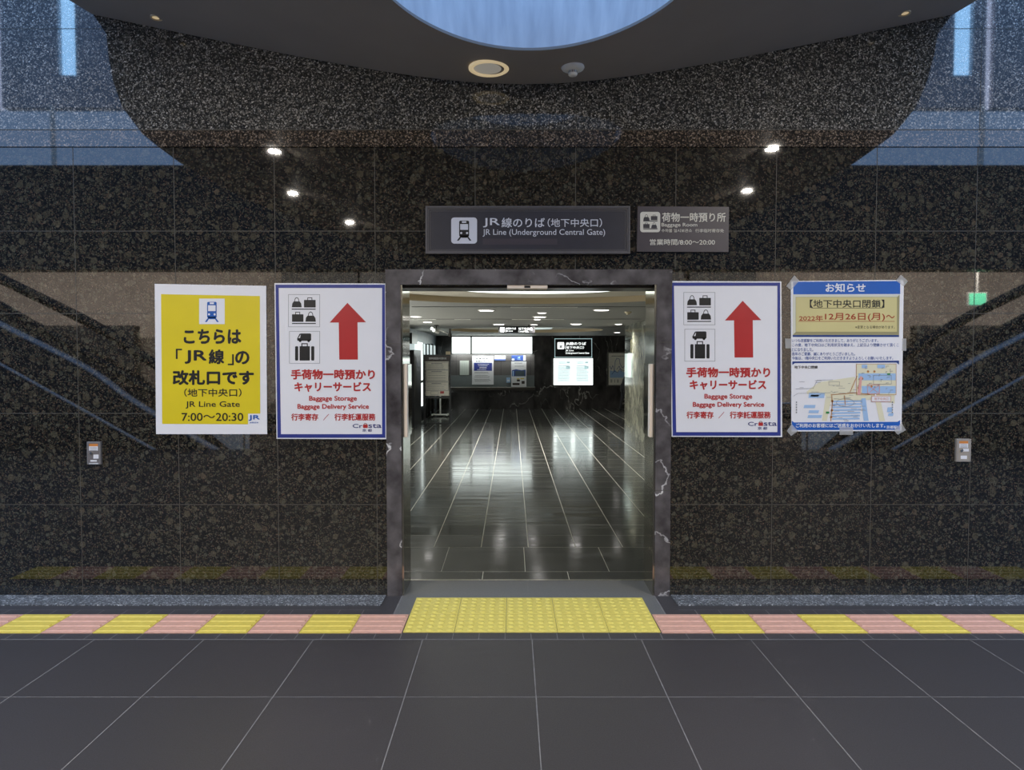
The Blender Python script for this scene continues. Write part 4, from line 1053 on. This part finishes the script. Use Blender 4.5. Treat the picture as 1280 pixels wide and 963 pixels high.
obj('base', B(a3.x, b3.x, HF-.14, HF-.01, 0, a3.z), 'black_marble', root)
# lit header
for u0, u1, lab in ((565, 588, 'short white lit panel above the ticket counter, by the notice stand'), (590, 665, 'long white lit panel above the ticket counter')):
    P = Print(HF-.12); c = W((u0+u1)/2, 442, HF-.12)
    root = empty('lit_fascia_board', (c.x, HF-.06, c.z), lab, 'lit sign', 'lit panels above the ticket counter')
    obj('face', P.sheet(RQ(u0, 421.6, u1, 442), .10), 'lightbox', root)
    sign_frame(P, (u0-.9, 420.7, u1+.9, 442.9), (u0, 421.6, u1, 442), .01, 'frame', 'black', root, .11)
    xa_, xb_ = W(u0, 442, HF-.2).x, W(u1, 442, HF-.2).x
    area('counter_fill_light', ((xa_+xb_)/2, HF-.22, c.z-.03), xb_-xa_, 3.6*(xb_-xa_), (.95, 1, .98), (.45, 0, 0), .06)  # lamp added below the lit board to brighten the counter
    def marks(bm):
        if u1-u0 > 40:
            for k in range(9): P.rect(bm, 611+rnd.uniform(-.6, .6), 423+2*k, 613.6+rnd.uniform(-.5, .8), 424+2*k, 1)
            for k in range(4): P.rect(bm, 661, 434+2*k, 664.5, 434.4+2*k, 1)
        else:
            for k in range(3): P.rect(bm, 568+4*k, 438.5, 569+4*k, 439.2, 1)
    plain(P, root, 'print', 'lit_print', marks)
def small_poster(name, q, label, fn_list, m='paper', Y=HF-.085, cat='poster', depth=.006):
    root, P = sheet_thing(name, q, Y, depth, m, label, cat)
    for nm, mm, fn in fn_list:
        bm = bmesh.new(); fn(P, bm); obj('print' if nm == 'lettering' else nm, bm, mm, root)
    return root
def pix_v(z, Y): return next(v/10 for v in range(3000, 9000) if W(640, v/10, Y).z <= z)
def lines(P, bm, u0, v0, u1, v1, n, h=.5, seed=1, layer=1, mi=0):
    r = random.Random(seed)
    for k in range(n):
        v = v0 + (v1-v0)*k/max(1, n-1); x = u0 + r.uniform(0, .06)*(u1-u0); e_ = u1 - r.uniform(0, .18)*(u1-u0)
        while x < e_:
            w = r.uniform(.03, .10)*(u1-u0); P.rect(bm, x, v, min(x+w, e_), v+h, layer, mi); x += w + .015*(u1-u0)
small_poster('notice_poster', [(590.3, 445), (617, 445), (617, 481), (590, 481)], 'white notice poster with blue block on the ticket counter panel',
   [('blue_block', 'poster_blue', lambda P, bm: P.rect(bm, 592.4, 453.8, 615, 463.8, 1)),
    ('lettering', 'ink', lambda P, bm: (P.text(bm, '営業時間', 594.5, 447.2, 610, 449.6, .02), P.text(bm, '変更について', 594.5, 450.4, 612, 452.6, .0), lines(P, bm, 593, 465.4, 613, 466.6, 2, .35, 1), lines(P, bm, 592.6, 469.2, 613.5, 472, 3, .35, 2), lines(P, bm, 592.6, 474.4, 614, 476.8, 3, .35, 3))),
    ('lettering', 'print_white', lambda P, bm: (lines(P, bm, 597, 455.2, 611.5, 457, 2, .7, 4, 2), lines(P, bm, 599, 459, 609.5, 460, 2, .6, 5, 2), lines(P, bm, 596, 462, 610, 462.3, 1, .7, 6, 2)))])
small_poster('paper_sheet', RQ(574.8, 451, 586.2, 469), 'pale blank sheet on the ticket counter panel', [('print', 'line_grey', lambda P, bm: [P.rect(bm, 576+k*2.3, 453, 576.15+k*2.3, 467, 1) for k in range(4)])], 'pale_panel')
small_poster('counter_sign', RQ(618.2, 444.8, 632, 451), 'small white and blue sign right of the notice poster', [('blue_strip', 'body_blue', lambda P, bm: P.rect(bm, 618.2, 449, 632, 451, 1)), ('lettering', 'ink', lambda P, bm: lines(P, bm, 620, 446.3, 630.5, 446.6, 1, .8, 7))], 'paper', cat='sign')
small_poster('ticket_sign', RQ(639.5, 444.4, 657.2, 451), 'blue sign above the ticket machine', [('side_label', 'paper', lambda P, bm: (P.rect(bm, 639.8, 448.6, 643, 450.4, 1), P.rect(bm, 654.2, 444.6, 657, 450.8, 1))),
    ('symbol', 'map_blue', lambda P, bm: (P.poly(bm, [(646.5, 447), (650.5, 445.8), (649.5, 448)], 1), P.rect(bm, 646.5, 448.8, 650.8, 449.3, 1)))], 'ticket_blue', cat='sign')
# ticket machine
Ym = HF-.13; P = Print(Ym); c = W(648.5, 484, Ym)
vb = pix_v(ctop, Ym)-.02
root = empty('ticket_machine', (c.x, Ym+.03, ctop), 'cream ticket machine with blue framed screen on the counter', 'ticket machine')
obj('body', P.sheet(RQ(639, 452, 658, vb), .05), 'paper', root)
plain(P, root, 'screen_surround', 'ticket_blue', lambda bm: P.poly(bm, [(639.8, 463), (645, 461.8), (652, 463), (657, 462.2), (657, 470.6), (639.8, 470.6)], 1))
plain(P, root, 'screen', 'screen', lambda bm: P.rect(bm, 644, 463.8, 655.5, 470, 2))
plain(P, root, 'side_light', 'map_blue', lambda bm: P.rect(bm, 640.8, 464, 642.2, 470.4, 2))
plain(P, root, 'cash_slot', 'board_head', lambda bm: (P.rect(bm, 646, 474.6, 649.8, 477, 1), P.rect(bm, 652, 476.4, 655.8, 480, 1), P.rect(bm, 640.6, 479, 649.5, 481.6, 1)))
plain(P, root, 'button_strip', 'yellow', lambda bm: (P.rect(bm, 646, 473.2, 649.4, 474.4, 1), P.rect(bm, 650.5, 472.8, 655, 474.2, 1)))
plain(P, root, 'print', 'line_grey', lambda bm: (lines(P, bm, 643, 453.6, 655, 453.9, 1, .9, 8), lines(P, bm, 643, 457.6, 656, 458, 1, .7, 9)))
small_poster('ticket_box', RQ(633, 472.3, 638, 478.6), 'small blue box beside the ticket machine', [('label_sheet', 'print_white', lambda P, bm: P.rect(bm, 634, 475, 637, 477, 1))], 'map_blue', Ym, 'box', .05)
# black lit direction sign and lit timetable
P = Print(HF-.1); c = W(716, 447, HF-.1)
root = empty('lit_direction_sign', (c.x, HF-.05, c.z), 'black lit direction sign with pale frame on the hall back wall', 'sign')
obj('face', P.sheet(RQ(693.3, 423.4, 740, 447), .09), 'black', root)
bm = bmesh.new(); P.frame(bm, 693.6, 423.7, 739.7, 446.7, .7, 1); obj('frame', bm, 'lit_print', root)
bi, bk = bmesh.new(), bmesh.new(); P.rrect(bi, 696.8, 428, 705.2, 436.6, 1, 1); train(P, bk, bi, 701, 429, 5, 6.8, 2, 3)
obj('train_symbol', bi, 'lit_white', root); obj('train_symbol', bk, 'ink', root)
plain(P, root, 'lettering', 'lit_white', lambda bm: (P.text(bm, 'JR線のりば', 707, 427.8, 732.5, 432.2, .03), P.text(bm, '（地下中央口）', 706, 432.8, 730, 436.4, .02), P.text(bm, 'JR Line', 707, 437.4, 717, 439.8, .02), P.text(bm, 'Underground Central Gate', 707, 440.4, 736.5, 443.2, .02)))
P = Print(HF-.1); c = W(716, 482, HF-.1)
root = empty('lit_timetable', (c.x, HF-.05, c.z), 'bright white lit timetable panel below the black direction sign', 'lit panel')
obj('face', P.sheet(RQ(692, 448.2, 741, 481.4), .09), 'lightbox', root)
sign_frame(P, (690.2, 447.4, 742.8, 483.4), (692, 448.2, 741, 481.4), .012, 'frame', 'dark_metal', root, .09)
def tt(bm):
    for x0, s in ((696.5, 11), (719.5, 12)):
        P.frame(bm, x0, 451.5, x0+17, 478, .45, 1); P.rect(bm, x0+12, 452.4, x0+15.6, 454.2, 1); lines(P, bm, x0+2, 452.6, x0+11, 454, 2, .6, s); P.rect(bm, x0+11, 458, x0+16, 461, 1)
        for k in range(5): lines(P, bm, x0+1, 457.2+4*k, x0+16, 459.4+4*k, 2, .8, s*7+k)
plain(P, root, 'leaflet', 'lit_pale_sheet', lambda bm: [P.rect(bm, x0, 451.5, x0+17, 478, .5) for x0 in (696.5, 719.5)])
plain(P, root, 'print', 'lit_print', tt)
# framed map
P = Print(HF-.06); c = W(776, 483, HF-.06)
root = empty('framed_map', (c.x, HF-.03, c.z), 'framed wall map with blue sea beside the grey green wall', 'framed map')
obj('sheet', P.sheet(RQ(760, 441, 796, 482), .04), 'board_paper', root)
sign_frame(P, (759, 440, 797, 483), (760.6, 441.6, 795.4, 481.4), .012, 'frame', 'steel', root, .05)
plain(P, root, 'sea', 'map_blue', lambda bm: P.poly(bm, [(762.4, 463), (766, 464.5), (769, 463), (772, 466), (775, 463), (781, 466), (793, 462), (793, 472.4), (762.4, 472.4)], 1))
plain(P, root, 'coastline', 'ticket_blue', lambda bm: [P.stroke(bm, q, .5, 2) for q in ([(762.5, 458), (764, 462), (766, 457), (768, 465), (769, 452), (771, 448), (774, 449), (775, 455), (778, 460), (783, 456)], [(765, 468), (768, 464), (772, 466), (775, 461), (779, 464), (790, 460)], [(771, 462), (774, 458), (777, 465)])])
plain(P, root, 'print', 'ink', lambda bm: (lines(P, bm, 763, 445, 790, 445.3, 1, .6, 20), [P.rect(bm, x, 474.5, x+.5, 478.5, 1) for x in (763.5, 764.6, 768, 771.6, 772.6, 778)]))

# ------------------------------------------------------------------ hall: left shop front, column, notice stand
def onleft(u0, u1): return FPX*HL/(u0-UC), FPX*HL/(u1-UC)     # distances along the left wall
bm = bmesh.new()
P_ = [onleft(u, u)[0] for u in (519, 526, 543)]
def lz(v, y): return W(640, v, y).z
root = empty('shop_front', (HL+.03, 19.5, 0), 'lit glass shop front with white panels along the left hall wall', 'shop front')
y0, y1_ = onleft(516.5, 526)
obj('lit_panel', B(HL+.001, HL+.05, y0, y1_, .35, lz(428, 18)), 'lightbox', root)
k = 0
ys = [onleft(u, u)[0] for u in (527, 530.5, 534.5, 539, 543)]
for a, b in zip(ys, ys[1:]): obj('pale_panel', B(HL+.001, HL+.04, a+.03, b-.06, 1.05, lz(431, 20)), 'lightbox_dim', root)
for a, b in zip(ys, ys[1:]): obj('lower_panel', B(HL+.001, HL+.03, a+.1, b-.2, .05, .95), 'steel', root)
for y in [y0-.04, y1_+.05] + ys[1:-1]: obj('mullion', B(HL+.001, HL+.07, y-.035, y+.025, 0, lz(430, y)), 'black', root)
obj('rail', B(HL+.001, HL+.06, y0, ys[-1], .96, 1.03), 'dark_metal', root)
root = empty('hall_fill_panes', (HL+.02, 11, .5), 'row of unseen lit panes added along the left hall wall, nearer the doorway', 'hall fill light')  # unseen glowing panes added to light the hall ceiling
for k in range(4): obj('lit_pane', B(HL+.001, HL+.04, 7.2+2*k, 8.9+2*k, .5, 2.05), 'pane_fill', root)
for k in range(5): obj('mullion', B(HL+.001, HL+.06, 7.0+2*k, 7.15+2*k, 0, 2.1), 'dark_metal', root)
ya, yb2 = onleft(509, 518.5)
root = empty('display_column', (HL+.1, (ya+yb2)/2, 0), 'black square column with pale lit cap at the left side of the hall', 'column')
obj('shaft', B(HL+.001, HL+.16, ya, yb2-.02, 0, lz(437.5, ya)), 'black', root)
obj('cap', B(HL+.001, HL+.17, ya, yb2-.01, lz(437.4, ya), lz(430, ya)), 'lightbox_dim', root)
obj('top_post', B(HL+.001, HL+.10, ya+.1, yb2-.2, lz(429.9, ya), lz(416, ya)), 'dark_metal', root)
# notice stand
YN = 17.0; P = Print(YN); c = W(546.5, 530, YN)
root = empty('notice_stand', (c.x, YN+.1, 0), 'black framed notice stand with cream sheet standing on the hall floor', 'notice stand')
bm = bmesh.new()
a, b = W(529.5, 443.5, YN), W(563.5, 496, YN); fw = .045
for x in (a.x, b.x-fw):
    box(bm, x, x+fw, YN, YN+.03, 0.012, a.z)
box(bm, a.x+fw, b.x-fw, YN, YN+.03, a.z-fw, a.z); box(bm, a.x+fw, b.x-fw, YN, YN+.03, b.z-fw, b.z)
for x in (a.x, b.x-fw): box(bm, x, x+fw, YN-.12, YN+.32, 0, .012)
box(bm, a.x+fw, b.x-fw, YN+.29, YN+.32, 0, .02); box(bm, a.x+fw, b.x-fw, YN-.0, YN+.02, .03, .05)
obj('frame', bm, 'black', root)
obj('sheet', P.sheet([(531, 446.6), (562, 446.6), (562, 495), (531, 495)], .01), 'board_paper', root)
plain(P, root, 'header', 'board_head', lambda bm: P.rect(bm, 530.6, 445.2, 562.4, 452, 1))
plain(P, root, 'lettering', 'print_white', lambda bm: P.text(bm, '営業時間変更のお知らせ', 536, 446.8, 558, 449.6, .02, 2))
def nb(bm):
    for v0, v1, s in ((453.2, 462.4, 31), (463, 477, 32), (478, 488.5, 33)):
        P.frame(bm, 533, v0, 560.5, v1, .35, 1); lines(P, bm, 539, v0+1, 553, v0+1.4, 1, 1.0, s); lines(P, bm, 534.2, v0+3, 558, v1-1.2, 4, .4, s+9)
    P.frame(bm, 538.5, 489.5, 548, 493.5, .3, 1)
plain(P, root, 'print', 'line_grey', nb); plain(P, root, 'stamp', 'red', lambda bm: P.rect(bm, 550.2, 489.2, 555, 492.2, 1))
q = W(560, 443.4, YN)
o = obj('paper_box', B(q.x-.055, q.x+.055, YN-.005, YN+.045, a.z+.0005, a.z+.075, bev=.004), 'cream'); tag(o, 'small cream box on the top right corner of the notice stand', 'box')
# white pole stand behind
ph = G(545, 521); ph.x += .12 
root = empty('pole_stand', (ph.x, ph.y, 0), 'white pole stand with castered foot behind the notice stand', 'stand')
bm = bmesh.new(); cyl(bm, (ph.x, ph.y, .66), .022, 1.2, 16); obj('pole', bm, 'white', root)
bm = bmesh.new(); box(bm, ph.x-.24, ph.x+.24, ph.y-.02, ph.y+.02, .04, .075); box(bm, ph.x-.22, ph.x-.18, ph.y-.22, ph.y+.22, .04, .07); box(bm, ph.x+.18, ph.x+.22, ph.y-.22, ph.y+.22, .04, .07); obj('foot', bm, 'white', root)
for sx in (-.2, .2):
    for sy in (-.2, .2):
        bm = bmesh.new(); cyl(bm, (ph.x+sx, ph.y+sy, .02), .02, .03, 14, axis='X'); obj('caster', bm, 'black', root)
# metal strip near the far wall corner, glowing in place of its reflections
y0, y1_ = HE-1.0, HE-.15
root = empty('corner_glow_strip', (HR-.02, (y0+y1_)/2, W(640, 470, y0).z), 'tall pale metal strip with painted-in glow on the corner of the grey green wall', 'lit panel')
obj('face', B(HR-.03, HR-.001, y0, y1_, W(640, 472, 15).z, W(640, 442, 15).z), 'glow_strip', root)
obj('upper_face', B(HR-.03, HR-.001, y0+.1, y1_-.1, W(640, 440.5, 15).z, W(640, 424, 15).z), 'mirror_metal', root)

# ------------------------------------------------------------------ person half hidden behind the wall corner
def skin_mesh(name, verts, edges, radii, root_i, m, parent, sub=2):
    me = bpy.data.meshes.new(name); me.from_pydata(verts, edges, []); o = bpy.data.objects.new(name, me); COL.objects.link(o)
    sk = o.modifiers.new('s', 'SKIN'); sk.use_smooth_shade = True
    for i, r in enumerate(radii): me.skin_vertices[0].data[i].radius = r if isinstance(r, tuple) else (r, r); me.skin_vertices[0].data[i].use_root = (i == root_i)
    ss = o.modifiers.new('u', 'SUBSURF'); ss.levels = sub; ss.render_levels = sub
    bpy.context.view_layer.update(); dg = bpy.context.evaluated_depsgraph_get()
    nm = bpy.data.meshes.new_from_object(o.evaluated_get(dg)); nm.materials.clear()
    bpy.data.objects.remove(o); nm.name = name
    for p in nm.polygons: p.use_smooth = True
    for q in (m if isinstance(m, (list, tuple)) else [m]): nm.materials.append(M[q])
    r = bpy.data.objects.new(name, nm); COL.objects.link(r)
    if parent: r.parent = parent
    return r
def person(px, py, face, label):
    root = empty('person', (px, py, 0), label, 'person'); root.rotation_euler = (0, 0, face); root.scale = (.90,)*3
    V, E, Rr = [], [], []
    def lean(p):
        x, y, z = p
        if z < .9: return p
        a = .34; dz = z-.9; return (x, y*math.cos(a) + dz*math.sin(a), .9 + dz*math.cos(a) - y*math.sin(a))
    def add(p, r, par=None):
        if Rr and abs(p[0]) < .2: p = lean(p)
        elif abs(p[0]) >= .2: q = lean((p[0], p[1], 1.38)); p = (p[0], p[1] + q[1] - .01, p[2] - (1.38-q[2]))
        V.append(p); Rr.append(r); i = len(V)-1
        if par is not None: E.append((par, i))
        return i
    pel = add((0, 0, .93), (.15, .11)); wa = add((0, 0, 1.08), (.135, .10), pel); ch = add((0, .01, 1.26), (.16, .115), wa); sh = add((0, 0, 1.39), (.12, .085), ch)
    nk = add((0, .01, 1.47), .052, sh); h0 = add((0, .03, 1.55), (.068, .08), nk); h1 = add((0, .03, 1.63), (.076, .094), h0); h2 = add((0, .02, 1.69), (.055, .065), h1)
    for s in (-1, 1):
        a = add((s*.19, 0, 1.375), .058, sh); b = add((s*.235, -.01, 1.10), .046, a); c = add((s*.235, .06, .88), .034, b); d = add((s*.232, .085, .80), (.022, .038), c)
        for k, (dy, ln) in enumerate(((.03, .075), (.01, .085), (-.012, .08), (-.032, .062))):
            f = add((s*.232, .088+dy, .76), .0095, d); f2 = add((s*.226, .095+dy, .76-ln*.55), .009, f); add((s*.215, .098+dy, .76-ln), .0075, f2)
        t = add((s*.222, .128, .78), .011, d); add((s*.212, .14, .74), .009, t)
        hp = add((s*.095, 0, .86), .095, pel); kn = add((s*.10, .02+.05*s, .48), .066, hp); an = add((s*.10, .0+.10*s, .10), .043, kn)
        hl_ = add((s*.10, -.03+.10*s, .05), .04, an); add((s*.105, .16+.10*s, .035), (.042, .03), hl_)
    o = skin_mesh('body', V, E, Rr, pel, ['coat', 'skin', 'trousers', 'shoe'], root)
    for p in o.data.polygons:
        c = p.center
        hand = abs(c.x) > .18 and c.z < .845
        hand = abs(c.x) > .18 and c.z < .81 and c.y > .1
        p.material_index = 1 if (c.z > 1.43 and c.y > .12 or hand) else 3 if c.z < .075 else 2 if c.z < .80 else 0
    bm = bmesh.new(); bmesh.ops.create_uvsphere(bm, u_segments=24, v_segments=16, radius=1)
    for v in bm.verts: v.co = Vector((v.co.x*.086, v.co.y*.104 + .008, v.co.z*.092 + 1.665))
    bmesh.ops.delete(bm, geom=[f for f in bm.faces if f.calc_center_median().y > .05 and f.calc_center_median().z < 1.70 or f.calc_center_median().z < 1.60], context='FACES')
    me = bpy.data.meshes.new('hair'); bm.to_mesh(me); bm.free(); me.materials.append(M['hair'])
    for v in me.vertices: v.co = lean(v.co)
    h = bpy.data.objects.new('hair', me); COL.objects.link(h); h.parent = root
    bm = bmesh.new()
    lathe(bm, (0, 0, 0), [(.125, .93), (.152, .86), (.16, .72), (.155, .71)], 28)
    for v in bm.verts: v.co.y *= .8
    me = bpy.data.meshes.new('coat_skirt'); bm.to_mesh(me); bm.free(); me.materials.append(M['coat']); h = bpy.data.objects.new('coat_skirt', me); COL.objects.link(h); h.parent = root
    bm = bmesh.new()
    for s in (-1, 1):
        cyl(bm, (s*.03, .122, 1.635), .0095, .006, 12, axis='Y')
    me = bpy.data.meshes.new('eyes'); bm.to_mesh(me); bm.free(); me.materials.append(M['ink'])
    for v in me.vertices: v.co = lean(v.co)
    h = bpy.data.objects.new('eyes', me); COL.objects.link(h); h.parent = root
    bm = bmesh.new(); bmesh.ops.create_cone(bm, cap_ends=True, segments=10, radius1=.016, radius2=.004, depth=.045)
    for v in bm.verts: v.co = Vector((v.co.x, v.co.y*.9 + .128 - v.co.z*.25, v.co.z + 1.605))
    me = bpy.data.meshes.new('nose'); bm.to_mesh(me); bm.free(); me.materials.append(M['skin'])
    for v in me.vertices: v.co = lean(v.co)
    h = bpy.data.objects.new('nose', me); COL.objects.link(h); h.parent = root
    return root
person(W(780, 500, 21.4).x, 21.4, -PI/2, 'person in a black coat standing half hidden behind the wall corner')
